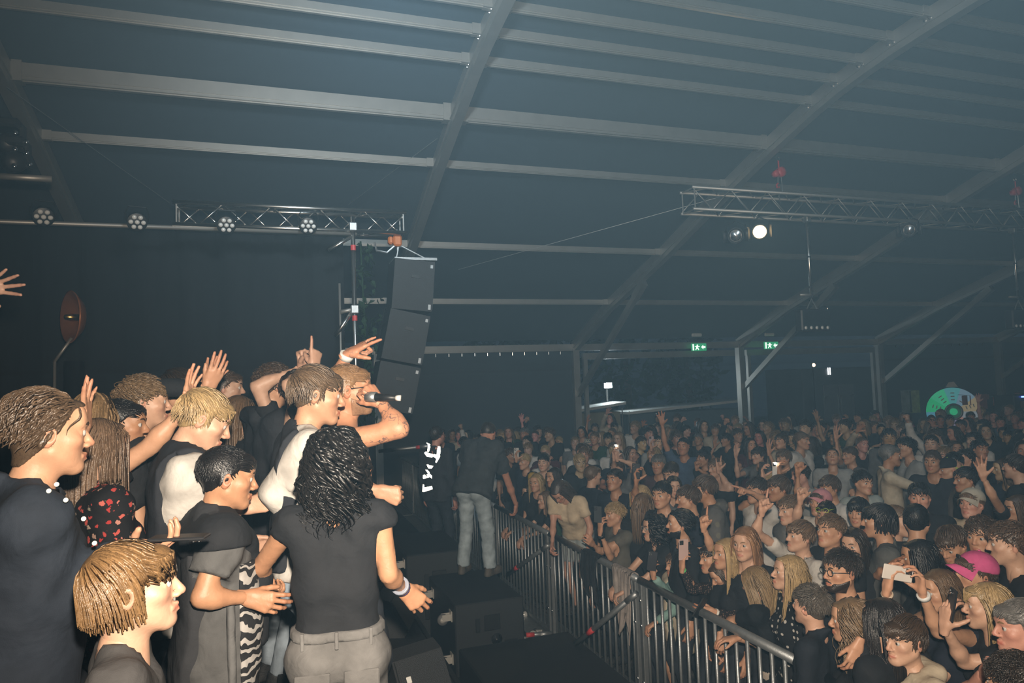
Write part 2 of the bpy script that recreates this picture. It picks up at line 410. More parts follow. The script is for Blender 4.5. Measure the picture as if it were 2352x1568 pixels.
# black drape at the far side of the stage: one hanging sheet with real folds
def drape(name, label, x0, x1, y, z0, z1, amp=.06, n=110, mat='drape'):
    V = []; F = []
    for t in np.linspace(0, 1, n):
        x = x0 + (x1-x0)*t; f = amp*(math.sin(t*(x1-x0)*13) + .4*math.sin(t*(x1-x0)*31 + 1))
        V += [(x, y + f, z0), (x, y + f*.6, z1), (x, y + f + .02, z0), (x, y + f*.6 + .02, z1)]
    for i in range(n-1):
        a, b = i*4, i*4 + 4
        F += [(a, b, b+1, a+1), (a+2, a+3, b+3, b+2), (a+1, b+1, b+3, a+3), (a, a+2, b+2, b)]
    F += [(0, 1, 3, 2), (n*4-4, n*4-2, n*4-1, n*4-3)]
    me = bpy.data.meshes.new(name); me.from_pydata(V, [], F); me.materials.append(MAT[mat]); me.polygons.foreach_set('use_smooth', [True]*len(F)); me.update()
    return tag(link(name, me), label, 'drape')
drape('stage_drape', 'long black drape hanging behind the people on the stage', -7.5, .86, 8.75, SZ, 4.66)
# ---- box truss
def truss(name, label, x0, x1, y, z, s, cell, loc_mat='alu_bright'):
    t = empty(name, (x0, y, z)); L = x1 - x0; h = s/2; tag(t, label, 'truss'); r = .025 if s < .33 else .027
    ch = MB().tube([(0, 0, 0), (L, 0, 0)], r, 10).mesh('chord', MAT[loc_mat])
    for a in (-1, 1):
        for b in (-1, 1):
            c = link('chord', ch, t); c.location = (0, a*h, b*h); c.data.polygons.foreach_set('use_smooth', [True]*len(ch.polygons))
    n = max(2, round(L/cell)); c = L/n; rr = .0085
    def diag(p, q): return MB().tube([p, q], rr, 6).mesh('lattice_bar', MAT[loc_mat], True)
    d1 = diag((0, 0, -h), (c, 0, h)); d2 = diag((0, 0, h), (c, 0, -h)); e1 = diag((0, -h, 0), (c, h, 0)); e2 = diag((0, h, 0), (c, -h, 0))
    for i in range(n):
        for a in (-1, 1):
            q = link('lattice_bar', d1 if (i + (a > 0)) % 2 else d2, t); q.location = (i*c, a*h, 0)
            q = link('lattice_bar', e1 if i % 2 else e2, t); q.location = (i*c, 0, a*h)
    fr = MB()
    for a in (-1, 1): fr.tube([(0, a*h, -h), (0, a*h, h)], .012, 6); fr.tube([(0, -h, a*h), (0, h, a*h)], .012, 6)
    fm = fr.mesh('end_frame', MAT[loc_mat])
    for x in (.04, L - .04): q = link('end_frame', fm, t); q.location = (x, 0, 0)
    return t
truss('box_truss', 'short silver lattice truss above the stage with the line array on its end', -.98, 1.53, 8.2, 4.685, .24, .25)
truss('box_truss', 'long grey lattice truss with warm spotlight hanging over the crowd', 5.8, 14.4, 8.7, 5.34, .32, .33, 'alu')
# pipe that carries the drape and the round LED pars
t = tag(MB().tube([(-8.0, 8.1, 4.52), (.95, 8.1, 4.535)], .025, 10).build('drape_pipe', MAT['alu'], smooth=True), 'long thin aluminium pipe carrying the row of round stage lights', 'pipe')
t = empty('scaffold_pole', (.90, 8.05, 0)); tag(t, 'upright silver scaffold pole with red tape at the stage corner', 'pole')
MB().tube([(0, 0, SZ), (0, 0, 4.72)], .026, 10).build('tube', MAT['alu_bright'], t, True)
MB().tube([(-.28, 0, 4.32), (0, 0, 4.50)], .02, 8).build('strut', MAT['alu_bright'], t, True); MB().tube([(-.16, 0, 3.62), (.02, 0, 3.66)], .024, 8).build('coupler_arm', MAT['alu'], t, True)
MB().tube([(-.22, 0, 3.35), (-.03, 0, 3.62)], .024, 8).build('strut', MAT['alu_bright'], t, True); MB().tube([(-.16, .02, 1.4), (-.16, .02, 3.95)], .014, 8).build('side_tube', MAT['alu'], t, True)
for z in (4.36, 3.55): MB().lathe([(.03, -.03), (.03, .03)], 10, (0, 0, z)).build('red_tape', MAT['red_tape'], t)
for z in (4.60, 3.65): MB().bbox((0, 0, z), (.09, .09, .10), .01).build('clamp', MAT['galv'], t)
# strip of green netting with leaves beside the pole
t = empty('leaf_garland', (1.02, 8.35, 0)); tag(t, 'dark green leafy garland hanging beside the scaffold pole', 'garland')
mat_leaf = simple('leaf', (.02, .042, .022), .9, var=.4, spec=.1)
MB().tube([(0, 0, 2.0), (.03, 0, 3.4), (0, 0, 4.5)], .012, 5).build('stem', MAT['leaf'], t)
m = MB(); m.add([(0, 0, 0), (.028, .01, .04), (0, -.005, .10), (-.028, .01, .04), (0, .012, .04)], [(0, 1, 4), (1, 2, 4), (2, 3, 4), (3, 0, 4), (0, 3, 2, 1)]); lm = m.mesh('leaf', MAT['leaf'])
rs = np.random.RandomState(5)
for k in range(190):
    z = rs.uniform(2.1, 4.5); sp = .05 + .10*(4.6 - z)/2.5
    q = link('leaf', lm, t); q.location = (rs.normal(0, sp) + .05, rs.normal(0, .05), z); q.rotation_euler = (rs.uniform(1.2, 3.6), rs.uniform(-.6, .6), rs.uniform(0, 6.28)); sc = rs.uniform(.7, 1.4); q.scale = (sc, sc, sc)
# ---- round LED pars: body, seven lenses, yoke
def par(loc, rx, rz, label):
    t = empty('par_light', loc, rz); t.rotation_euler = (rx, 0, rz); tag(t, label, 'stage light', 'round LED stage lights')
    MB().lathe([(.05, -.14), (.085, -.11), (.095, -.02), (.098, .0), (.090, .004)], 18).build('body', MAT['black_plastic'], t, True)
    ln = MB().lathe([(.024, 0), (.023, .008), (.014, .017), (.0, .02)], 10).mesh('lens', MAT['lens_glint'], True)
    for k in range(7):
        q = link('lens', ln, t); a = k*math.pi/3; r = 0 if k == 6 else .058; q.location = (r*math.cos(a), r*math.sin(a), .003)
    MB().tube([(-.10, 0, -.04), (-.11, .08, -.04), (-.08, .15, -.04), (.08, .15, -.04), (.11, .08, -.04), (.10, 0, -.04)], .008, 6).build('yoke', MAT['black_plastic'], t)
    return t
for px, py, w_ in ((100, 498, 'leftmost round LED light on the drape pipe'), (315, 510, 'round LED light left of the short truss'), (520, 517, 'round LED light under the left half of the short truss'), (708, 519, 'round LED light just left of the scaffold pole')):
    p = at_y(px, py, 7.95); d = CAM - p; d /= np.linalg.norm(d)
    o = par(p, 0, 0, w_); o.rotation_mode = 'QUATERNION'; o.rotation_quaternion = Vector(d + A(.1, 0, -.25)).to_track_quat('Z', 'Y')
# cluster of moving heads at the left edge
for i, (px, py, yy, lab) in enumerate(((18, 330, 6.9, 'upper moving-head light at the far left roof edge'), (30, 372, 6.9, 'lower moving-head light at the far left roof edge'))):
    p = at_y(px, py, yy); t = empty('moving_head', p); tag(t, lab, 'stage light', 'moving heads at the left')
    MB().bbox((0, 0, .16), (.22, .22, .08), .02).build('base', MAT['black_plastic'], t); MB().box((-.11, 0, .05), (.03, .08, .2)).box((.11, 0, .05), (.03, .08, .2)).build('yoke', MAT['black_plastic'], t)
    MB().lathe([(.06, -.12), (.09, -.04), (.09, .06), (.075, .1)], 14, M=rotm(30, 100, 0)).build('head', MAT['black_plastic'], t, True)
    for k in range(4):
        a = k*1.57 + i; MB().lathe([(.022, 0), (.02, .012), (0, .016)], 8, (.08*math.cos(a) + .08, -.09, .07*math.sin(a)), rotm(0, 90, 0)).build('lens', MAT['chrome'], t, True)
p = at_y(45, 407, 7.2); tag(MB().tube([p + A(-.25, 0, 0), p + A(.25, .0, 0)], .03, 8).build('hanging_bar', MAT['alu'], smooth=True), 'short silver bar under the moving-head lights at the left', 'bar')
# ---- line array: three hinged cabinets on a bumper
la = empty('line_array', (1.45, 8.2, 4.3)); tag(la, 'black line array of three loudspeaker cabinets hanging from the short truss', 'loudspeaker')
pts = [((945, 605), (938, 716)), ((935, 722), (915, 832)), ((913, 838), (893, 942))]
for i, (a, b) in enumerate(pts):
    pa, pb = at_y(*a, 8.2), at_y(*b, 8.2); c = (pa + pb)/2; ax = pa - pb; L = np.linalg.norm(ax); ax /= L
    fw = A(ax[2], 0, -ax[0]); Mx = np.stack([fw, A(0, 1, 0), ax], 1)
    m = MB(); w0, w1 = .24, .21
    V = np.array([(sx*(.235), sy*(w0 if sz > 0 else w1), sz*L/2) for sx in (-1, 1) for sy in (-1, 1) for sz in (-1, 1)]); m.add(V @ Mx.T + c - np.array(la.location), [(0, 1, 3, 2), (4, 6, 7, 5), (0, 4, 5, 1), (2, 3, 7, 6), (0, 2, 6, 4), (1, 5, 7, 3)])
    cab = m.build('cabinet', MAT['cab_black'], la)
    MB().box(c - np.array(la.location) + fw*.24, (.012, .40, L*.94), Mx).build('grille', MAT['grille'], cab)
    MB().box(c - np.array(la.location) + A(0, -.235, 0) + fw*.02 + ax*.1, (.10, .012, .035), Mx).build('handle', MAT['black_plastic'], cab)
    for e in (-1, 1):
        MB().box(c - np.array(la.location) + A(0, -.232, 0) + fw*.20 + ax*e*L*.42, (.03, .012, .06), Mx).build('hinge_plate', MAT['galv'], cab)
q = at_y(948, 601, 8.2) - np.array(la.location); MB().box(q, (.50, .42, .03)).build('bumper', MAT['galv'], la)
for sx in (-.2, .2): MB().tube([q + A(sx, 0, .02), q + A(-.16, 0, .2)], .01, 6).build('sling', MAT['galv'], la)
h = empty('chain_hoist', at_y(912, 553, 8.2)); tag(h, 'orange chain hoist between short truss and line array', 'hoist')
MB().bbox((0, 0, 0), (.10, .12, .14), .02).bbox((-.08, 0, 0), (.06, .10, .10), .02).build('body', MAT['orange_paint'], h); MB().tube([(0, 0, .07), (0, 0, .14)], .012, 6).build('hook', MAT['chrome'], h); MB().tube([(0, 0, -.07), (0, 0, -.12)], .008, 6).build('chain', MAT['galv'], h)
MB().tube([(-.03, 0, -.06), (-.12, .02, -.14), (-.24, .02, -.12), (-.27, 0, -.02)], .014, 6).build('chain_loop', MAT['galv'], h)
# ---- fittings of the long truss: red hoists, drop pipes with LED bars, spotlight
def hoist(p, label):
    h = empty('chain_hoist', p); tag(h, label, 'hoist', 'red chain hoists over the long truss')
    MB().lathe([(.03, -.06), (.075, -.05), (.08, .0), (.075, .05), (.03, .06)], 14, (.03, 0, -.02), rotm(0, 90, 0)).build('gear_case', MAT['red_paint'], h, True)
    MB().lathe([(.02, -.05), (.055, -.04), (.055, .04), (.02, .05)], 12, (-.06, 0, -.05), rotm(0, 90, 0)).build('brake_case', MAT['red_paint'], h, True)
    MB().tube([(0, 0, .05), (0, 0, .16)], .012, 6).build('shank', MAT['red_paint'], h)
    MB().tube([(.03*math.cos(a), 0, .19 + .03*math.sin(a)) for a in np.linspace(0, 6.28, 13)[:-1]], .008, 6, closed=True).build('top_ring', MAT['chrome'], h)
    MB().tube([(-.02, 0, -.08), (-.03, 0, -.2)], .01, 6).build('chain', MAT['galv'], h); MB().tube([(.04, 0, -.09), (.05, 0, -.32)], .008, 6).build('chain', MAT['galv'], h)
    MB().tube([(-.03, 0, -.2), (-.06, 0, -.23), (-.05, 0, -.27), (-.01, 0, -.26)], .014, 6).build('bottom_hook', MAT['red_paint'], h)
    for sx in (-1, 1): MB().tube([(-.03, 0, -.26), (sx*.13 - .02, sx*.14, -.46)], .009, 6).build('sling', MAT['galv'], h)
hoist((7.50, 8.70, 5.90), 'red chain hoist near the lit warm spotlight'); hoist((12.70, 8.70, 5.90), 'red chain hoist at the right picture edge')
def ledbar(x, px, label):
    t = empty('led_bar', (x, 8.70, 5.18)); tag(t, label, 'stage light', 'LED bars on drop pipes')
    MB().tube([(0, 0, .0), (0, 0, -1.25)], .022, 8).build('drop_pipe', MAT['alu_bright'], t, True); MB().bbox((0, 0, -.02), (.09, .12, .10), .01).build('clamp', MAT['galv'], t)
    MB().tube([(-.22, 0, -1.22), (.12, 0, -1.22)], .02, 8).build('cross_pipe', MAT['alu'], t, True)
    for z in (-.62, -1.1): MB().lathe([(.025, -.012), (.025, .012)], 8, (0, 0, z)).build('tape_band', MAT['black_plastic'], t)
    b = MB().bbox((0, 0, -1.62), (.56, .16, .34), .02).build('housing', MAT['black_plastic'], t)
    MB().tube([(-.1, 0, -1.44), (0, 0, -1.28), (.1, 0, -1.44)], .012, 6).build('bracket', MAT['galv'], t)
    MB().bbox((.30, 0, -1.60), (.02, .02, .36), .004).build('side_rod', MAT['alu_bright'], t)
    for k in range(5): MB().lathe([(.028, 0), (.026, .012), (.0, .02)], 10, (-.22 + k*.105, -.085, -1.74), rotm(0, 90, 0)).build('lens', MAT['white_plastic'], t, True)
ledbar(7.98, 1856, 'five-lens LED bar on the drop pipe right of the spotlight'); ledbar(12.54, 2330, 'five-lens LED bar on the drop pipe at the right edge')
simple('lamp_lit', (1, .8, .5), .3, emit=(1.0, .66, .30), estr=5.0)
def spot(p, lit, label):
    t = empty('theatre_spotlight', p); tag(t, label, 'spotlight', 'spotlights on the long truss')
    d = CAM + A(-.3, 0, -.2) - p; t.rotation_mode = 'QUATERNION'; t.rotation_quaternion = Vector(d).to_track_quat('Z', 'Y')
    MB().lathe([(.07, -.26), (.10, -.22), (.115, -.02), (.12, .04), (.105, .04), (.10, .01), (.0, .01)], 20).build('can', MAT['black_plastic'], t, True)
    MB().lathe([(.098, .012), (.08, .022), (.0, .034)], 20).build('lens', MAT['lamp_lit'] if lit else MAT['chrome'], t, True)
    for s_ in (-1, 1): MB().box((s_*.15, 0, .08), (.012, .18, .14), rotm(0, 0, s_*20)).build('barn_door', MAT['black_plastic'], t)
    MB().tube([(-.13, 0, -.08), (-.14, .14, -.08), (0, .22, -.08), (.14, .14, -.08), (.13, 0, -.08)], .01, 6).build('yoke', MAT['black_plastic'], t)
    if lit:
        l = lamp('spotlight_bulb', 'SPOT', p + d/np.linalg.norm(d)*.1, 60., (1, .75, .42), target=p + d, spot_size=math.radians(100), spot_blend=.6, shadow_soft_size=.09)
spot(at_y(1745, 532, 8.55), True, 'lit warm spotlight hanging under the long truss'); spot(at_y(1690, 541, 8.6), False, 'unlit spotlight hanging left of the warm lit one'); spot(at_y(2088, 528, 8.55), False, 'unlit spotlight under the right half of the long truss')
# copper dish lamp on its stand at the back of the stage
t = empty('dish_lamp', at_y(165, 728, 7.6)); tag(t, 'copper-rimmed dish lamp on a stand at the back of the stage', 'lamp'); c0 = np.array(t.location)
simple('copper', (.40, .15, .06), .35, .45); Md = rotm(-58, 0, 0) @ rotm(0, 90, 0)
MB().lathe([(.02, -.12), (.16, -.07), (.24, .0), (.255, .02), (.24, .02), (.15, -.05), (.0, -.09)], 28, M=Md).build('reflector', MAT['copper'], t, True)
MB().lathe([(.03, -.1), (.035, .0), (.02, .06), (0, .07)], 12, M=Md).build('bulb', MAT['gold'], t, True)
MB().lathe([(.10, 0), (.11, .01), (.09, .55), (.05, .75), (.05, 1.2)][:2] + [(.085, .02), (.085, c0[2] - SZ - .42)], 14, (0.02, 0, -(c0[2] - SZ))).build('column', MAT['black_plastic'], t, True)
MB().tube([(-.14, 0, -(c0[2] - SZ)), (-.14, 0, -.42)], .015, 8).build('stand_rod', MAT['alu'], t, True); MB().tube([(-.14, 0, -.42), (0, 0, -.2)], .015, 8).build('arm', MAT['alu'], t, True)
# ---- wedge monitors, subwoofers with castors
def wedge(p, rz, s, label):
    t = empty('wedge_monitor', p, rz); tag(t, label, 'loudspeaker', 'wedge monitors on the stage')
    poly = [(-.30*s, 0), (.26*s, 0), (.30*s, .06*s), (.10*s, .40*s), (-.05*s, .46*s), (-.24*s, .36*s), (-.33*s, .12*s)]
    MB().prism(poly, .56*s).build('cabinet', MAT['cab_black'], t)
    MB().lathe([(.06*s, 0), (.055*s, .012), (.025*s, .012), (.02*s, -.01)], 16, (-.02*s, -.285*s, .2*s), rotm(0, 90, 0)).build('pole_cup', MAT['black_plastic'], t, True)
    a = np.array(poly[2]); b = np.array(poly[3]); d = (b-a)/np.linalg.norm(b-a); c = (a+b)/2 + A(d[1], -d[0])*.004
    Mx = np.stack([A(d[0], 0, d[1]), A(0, 1, 0), A(-d[1], 0, d[0])], 1)
    MB().box((c[0], 0, c[1]), (np.linalg.norm(b-a)*.95, .52*s, .012), Mx).build('grille', MAT['grille'], t)
    if 'label' in label: MB().bbox((c[0], -.16*s, c[1] + .0), (.035, .03, .016), .002, Mx).build('paper_label', MAT['white_plastic'], t)
    return t
wedge(at_z(888, 1446, SZ), math.radians(-20), .62, 'wedge monitor lying by the hand with the wristband'); wedge(at_z(948, 1592, SZ), math.radians(-70), .58, 'wedge monitor with white label at the bottom picture edge')
simple('castor_metal', (.62, .60, .55), .35, .35, var=.1); simple('castor_tyre', (.13, .13, .13), .6)
def castor(parent, p, out=(-1, 0, 0)):
    t = empty('castor', p, parent=parent); t.rotation_euler = (0, 0, math.atan2(out[1], out[0]))
    MB().bbox((.006, 0, 0), (.012, .10, .10), .003).build('plate', MAT['castor_metal'], t); MB().box((.05, .028, -.01), (.09, .006, .06)).box((.05, -.028, -.01), (.09, .006, .06)).build('fork', MAT['castor_metal'], t)
    MB().lathe([(.025, -.02), (.05, -.018), (.055, 0), (.05, .018), (.025, .02)], 18, (.085, 0, -.03), rotm(0, 90, 0)).build('tyre', MAT['castor_tyre'], t, True)
    MB().lathe([(.0, -.022), (.028, -.021), (.028, .021), (.0, .022)], 14, (.085, 0, -.03), rotm(0, 90, 0)).build('hub', MAT['castor_metal'], t, True)
def sub(x0, x1, y0, y1, z1, label, cast=(), handles=True):
    t = empty('subwoofer', ((x0+x1)/2, (y0+y1)/2, 0)); tag(t, label, 'loudspeaker', 'subwoofers in front of the stage'); w, d = x1-x0, y1-y0
    MB().bbox((0, 0, z1/2), (w, d, z1), .012).build('cabinet', MAT['cab_black'], t)
    if handles:
        for zz in (.68, .28): MB().bbox((-w*.18, -d/2 - .002, z1*zz), (.045, .012, .13), .004).build('handle_recess', MAT['black_plastic'], t)
        MB().bbox((.02, -d/2 - .003, z1*.70), (.16, .012, .15), .006).build('badge_plate', MAT['black_plastic'], t); MB().bbox((.30*w, -d/2 - .002, z1*.36), (.14, .008, .09), .004).build('cover_plate', MAT['black_plastic'], t)
        MB().lathe([(.055, 0), (.055, .008), (.02, .01), (.02, .016), (0, .017)], 16, (.06, -d/2 - .0, z1*.46), rotm(0, 90, 0)).build('pole_mount', MAT['black_plastic'], t, True)
        for k in range(4):
            a = .8 + k*1.57; MB().lathe([(.006, 0), (.006, .012)], 8, (.06 + .04*math.cos(a), -d/2, z1*.46 + .04*math.sin(a)), rotm(0, 90, 0)).build('bolt', MAT['chrome'], t)
    for (cy_, cz_) in cast: castor(t, (-w/2, cy_ - (y0+y1)/2, cz_))
    return t
sub(1.60, 2.29, 6.55, 7.70, .67, 'subwoofer with castors that the man in jeans stands on', ((6.70, .54), (6.70, .14), (7.5, .54)))
sub(1.36, 2.05, 7.74, 8.9, .90, 'taller subwoofer behind the feet of the man in jeans', ((7.85, .80), (7.85, .2)))
sub(1.55, 2.62, 4.30, 6.24, .39, 'low flat subwoofer with black top beside the barrier', ((5.75, .20),), False)
sub(1.40, 2.50, 8.95, 10.2, .30, 'farthest subwoofer at the end of the row', (), False)
sub(1.55, 2.62, 2.0, 4.25, .30, 'lowest flat subwoofer below the picture edge', (), False)
# ---- crowd barrier sections at x = 2.83
BX = 2.83
bar_m = MB().tube([(0, 0, .05), (0, 0, 1.09)], .0125, 8).mesh('upright_bar', MAT['galv'], True)
top_m = MB().tube([(0, -.96, 1.10), (0, .96, 1.10)], .030, 14).mesh('top_rail', MAT['galv'], True); bot_m = MB().bbox((0, 0, .05), (.05, 1.92, .04), .004).mesh('bottom_rail', MAT['galv']); foot_m = MB().bbox((.0, 0, .012), (.46, 1.90, .012), .003).mesh('floor_plate', MAT['galv'])
post_m = MB().bbox((0, 0, .55), (.05, .05, 1.06), .006).mesh('end_post', MAT['galv']); screw = MB().lathe([(.012, 0), (.012, .006), (0, .01)], 8).mesh('screw', MAT['chrome'])
def barrier(yc, label, x=BX, rz=0.):
    t = empty('crowd_barrier', (x, yc, 0), rz); tag(t, label, 'barrier', 'crowd barrier sections')
    for nm, me in (('top_rail', top_m), ('bottom_rail', bot_m), ('floor_plate', foot_m)): link(nm, me, t)
    for k in range(16):
        q = link('upright_bar', bar_m, t); q.location = (0, -.86 + k*.1147, 0)
    for e in (-1, 1):
        q = link('end_post', post_m, t); q.location = (0, e*.93, 0)
        for z in (.3, .75, .95): s_ = link('screw', screw, q); s_.location = (-.026, 0, z); s_.rotation_euler = (0, -1.57, 0)
for k, lab in enumerate(('below the picture corner', 'under the woman with crossed arms', 'with clothes hung over it', 'beside the subwoofer', 'next to the man in jeans', 'behind the legs of the man in jeans', 'second from the tent wall', 'nearest to the tent wall')):
    barrier(2.26 + 1.96*k, 'galvanised steel crowd barrier section ' + lab, *((2.57, math.radians(-16)) if k == 0 else ()))
# braces of the barrier
def brace(a, b, label, tape=.3):
    t = empty('barrier_brace', a); tag(t, label, 'brace', 'steel braces of the barrier'); d = np.array(b) - np.array(a)
    MB().tube([A(0, 0, 0), d], .024, 10).build('tube', MAT['galv'], t, True); u = d/np.linalg.norm(d)
    MB().tube([d*tape, d*tape + u*.09], .0255, 10).build('red_tape', MAT['red_tape'], t, True)
    MB().tube([d - u*.12, d + u*.02], .028, 8).build('end_fitting', MAT['galv'], t, True)
brace(at_z(1166, 1318, .50), (BX - .03, 7.15, .98), 'slanted steel brace just right of the jeans man\'s shoe', .18)
brace(at_z(1322, 1478, .40), (BX - .03, 5.22, .98), 'slanted steel brace below the hanging beige jacket', .22)
brace(at_z(985, 1172, .95), at_z(1045, 1128, 1.05), 'short dark brace left of the man in jeans', .9)
brace(at_z(1208, 1458, .08), (BX - .06, 7.12, .06), 'steel tube with red end lying on the floor by the barrier', .0)
brace(at_z(870, 1036, 1.9), at_z(985, 1024, 1.95), 'thin pole with a red joint behind the singer\'s elbow', .75)
# empty plastic cups thrown between subwoofer and barrier
simple('cup_clear', (.55, .55, .52), .15, var=.1, spec=.8)
cup = MB().lathe([(.026, 0), (.036, .10), (.039, .104), (.036, .108), (.030, .10), (.022, .006)], 10).mesh('plastic_cup', MAT['cup_clear'], True); rs = np.random.RandomState(11)
for k in range(34):
    q = link('plastic_cup', cup); q.location = (rs.uniform(2.38, 2.74), rs.uniform(7.15, 8.5), .042); q.rotation_euler = (1.57 + rs.uniform(-.1, .1), rs.uniform(-.0, .0), rs.uniform(0, 6.28))
    tag(q, 'empty clear plastic cup thrown on the floor between subwoofer and barrier', 'cup', 'thrown plastic cups')
# ---- clothes hung over the rail
def hung(name, label, y0, y1, dl, dr, color, seed, ends=0.):
    n, m = 26, 34; rs = np.random.RandomState(seed); V = []
    for lay in (0, 1):
        for j in range(m):
            t = j/(m-1); 
            for i in range(n):
                u = i/(n-1); y = y0 + (y1-y0)*u; tot = dl*(1 + ends*math.sin(u*9 + seed)*.5 + .25*math.sin(u*3 + seed)) + dr; sx = t*tot - (tot - dr)
                fold = .022*math.sin(u*17 + seed + 2*t) + .012*math.sin(u*37 + seed*2)
                r = .034 + .006*lay
                if sx < 0:
                    z = 1.10 + r - max(0, -sx - r*1.2)*.985; x = -r*min(1, -sx/(r*1.2)) - abs(fold)*min(1, -sx*5); y = y + .10*(u-.5)*(-sx)*-1.2 + .04*math.sin(-sx*6 + seed)
                    if -sx < r*1.2: z = 1.10 + math.sqrt(max(r*r - x*x, 0)) if abs(x) < r else 1.10
                else:
                    x = r*min(1, sx/(r*1.2)) + abs(fold)*min(1, sx*5); z = 1.10 + (math.sqrt(max(r*r - x*x, 0)) if sx < r*1.2 else -(sx - r*1.2))
                V.append((BX + x + (-.004 if sx < 0 else .004)*lay, y, z + .004*lay))
    F = []; N0 = n*m
    for lay in (0, 1):
        for j in range(m-1):
            for i in range(n-1):
                a = lay*N0 + j*n + i; q = (a, a+1, a+n+1, a+n); F.append(q if lay else q[::-1])
    for j in range(m-1):
        for i in (0, n-1):
            a = j*n + i; F.append((a, a+n, N0+a+n, N0+a))
    for i in range(n-1):
        for j in (0, m-1):
            a = j*n + i; F.append((a, a+1, N0+a+1, N0+a))
    me = mk_mesh(name, np.array(V), [np.array(F)], [MAT['cloth']]); return tag(link(name, me, None, color), label, 'clothing')
hung('jacket', 'beige jacket hung over the barrier rail', 5.28, 5.62, .62, .16, (.36, .31, .28), 3, .5)
hung('jacket', 'black jacket hung over the barrier rail behind the beige one', 5.85, 6.2, .34, .2, (.02, .02, .022), 7, .7)
# ------------------------------------------------------------------ back of the tent and the yard outside
def sign(p, label):
    t = empty('exit_sign', p); tag(t, label, 'exit sign', 'emergency exit signs'); 
    MB().bbox((0, 0, 0), (.46, .05, .20), .008).build('box', simple('sign_green', (.02, .30, .14), .4, emit=(.02, .38, .16), estr=.6) if 'sign_green' not in MAT else MAT['sign_green'], t)
    W = MAT.get('sign_white') or simple('sign_white', (.9, .9, .9), .4, emit=(.8, 1, .9), estr=1.2)
    MB().box((-.19, -.028, 0), (.04, .006, .17)).build('door_mark', W, t)
    m = MB(); m.box((-.06, -.028, .05), (.035, .006, .035)); m.box((-.07, -.028, 0), (.05, .006, .075), rotm(0, 0, 15)); m.box((-.10, -.028, -.045), (.025, .006, .07), rotm(0, 0, 35)); m.box((-.04, -.028, -.045), (.025, .006, .07), rotm(0, 0, -30)); m.box((-.02, -.028, .015), (.06, .006, .02)); m.box((-.115, -.028, .02), (.05, .006, .02)); m.build('running_man', W, t)
    m = MB(); m.prism([(.06, 0), (.12, .06), (.12, .025), (.19, .025), (.19, -.025), (.12, -.025), (.12, -.06)], .006, o=(0, -.028, 0)); m.build('arrow', W, t)
    return t
sign(at_y(1605, 797, WF - .2), 'green exit sign on the header of the first open bay'); sign(at_y(1771, 793, WF - .45), 'green exit sign on the header of the second open bay')
for px, py, l in ((1600, 769, 'left'), (1767, 768, 'right')):
    tag(MB().bbox(at_y(px, py, WF - .35), (.30, .08, .09), .02).build('emergency_light', MAT['white_plastic']), 'small white emergency light above the %s exit sign' % l, 'light', 'emergency lights')
# yard: trees, container with double doors, stalls, floodlight
simple('bark', (.06, .05, .04), .9); simple('yard_dark', (.03, .035, .03), .9, var=.4, scale=.7, bump=.4, bscale=3); simple('door_grey', (.16, .17, .18), .6); simple('container', (.07, .08, .09), .7, var=.2, scale=2)
def tree(x, y, h, r, label, seed):
    t = empty('tree', (x, y, 0)); tag(t, label, 'tree', 'trees outside the tent'); rs = np.random.RandomState(seed)
    MB().tube([(0, 0, 0), (.05, 0, h*.3), (0, .1, h*.6)], [.18, .14, .07], 8).build('trunk', MAT['bark'], t, True)
    n = 900; d = rs.randn(n, 3); d /= np.linalg.norm(d, axis=1)[:, None]; c = d*rs.uniform(.55, 1, n)[:, None]**.5*A(r, r, h*.42)*(1 + .25*np.sin(d[:, :1]*7 + seed)) + A(0, 0, h*.60)
    e1 = rs.randn(n, 3); e1 /= np.linalg.norm(e1, axis=1)[:, None]; e2 = np.cross(e1, rs.randn(n, 3)); e2 /= np.linalg.norm(e2, axis=1)[:, None]; s = rs.uniform(.12, .3, n)[:, None]
    V = np.stack([c, c + e1*s + e2*s*.4, c + e1*s*2, c + e1*s - e2*s*.4], 1).reshape(-1, 3); F = np.arange(n*4).reshape(-1, 4)
    o = link('foliage', mk_mesh('foliage', V, F, [MAT['leaf']], smooth=False), t); tag(o, kind='stuff')
for i, (x, y, h, r, l) in enumerate(((8.0, 24.0, 6.0, 1.5, 'dark tree outside behind the bright floodlight'), (12.4, 23.0, 6.6, 1.6, 'dark tree outside left of the second open post'), (16.0, 24.5, 5.8, 1.1, 'narrow dark tree outside right of the second open post'), (10.6, 27.5, 7.2, 1.9, 'farthest dark tree outside the first open bay'))): tree(x, y, h, r, l, i)
p = at_y(1925, 905, 20.5); t = empty('storage_container', (p[0], 20.5, 0)); tag(t, 'grey storage container with double doors outside the tent', 'container')
MB().bbox((1.0, 1.0, 1.45), (5.2, 2.0, 2.9), .03).build('body', MAT['container'], t)
for s_ in (-1, 1):
    d = MB().bbox((s_*.36, -.03, 1.15), (.68, .05, 2.25), .01).build('door', MAT['door_grey'], t); MB().tube([(s_*.08, -.07, .5), (s_*.08, -.07, 1.9)], .012, 6).build('lock_rod', MAT['galv'], d); 
    for z in (.5, 1.85): MB().box((s_*.62, -.06, z), (.14, .02, .06)).build('hinge', MAT['galv'], d)
    simple('lamp_strip', (1, 1, 1), .4, emit=(.9, .95, 1), estr=3) if 'lamp_strip' not in MAT else None
    MB().bbox((-.38 + s_*.045, -.03, 2.78), (.03, .03, .26), .005).build('light_strip', MAT['lamp_strip'], t)
q = at_y(1868, 838, 20.2); simple('lamp_amber', (1, .6, .3), .4, emit=(1, .5, .25), estr=12)
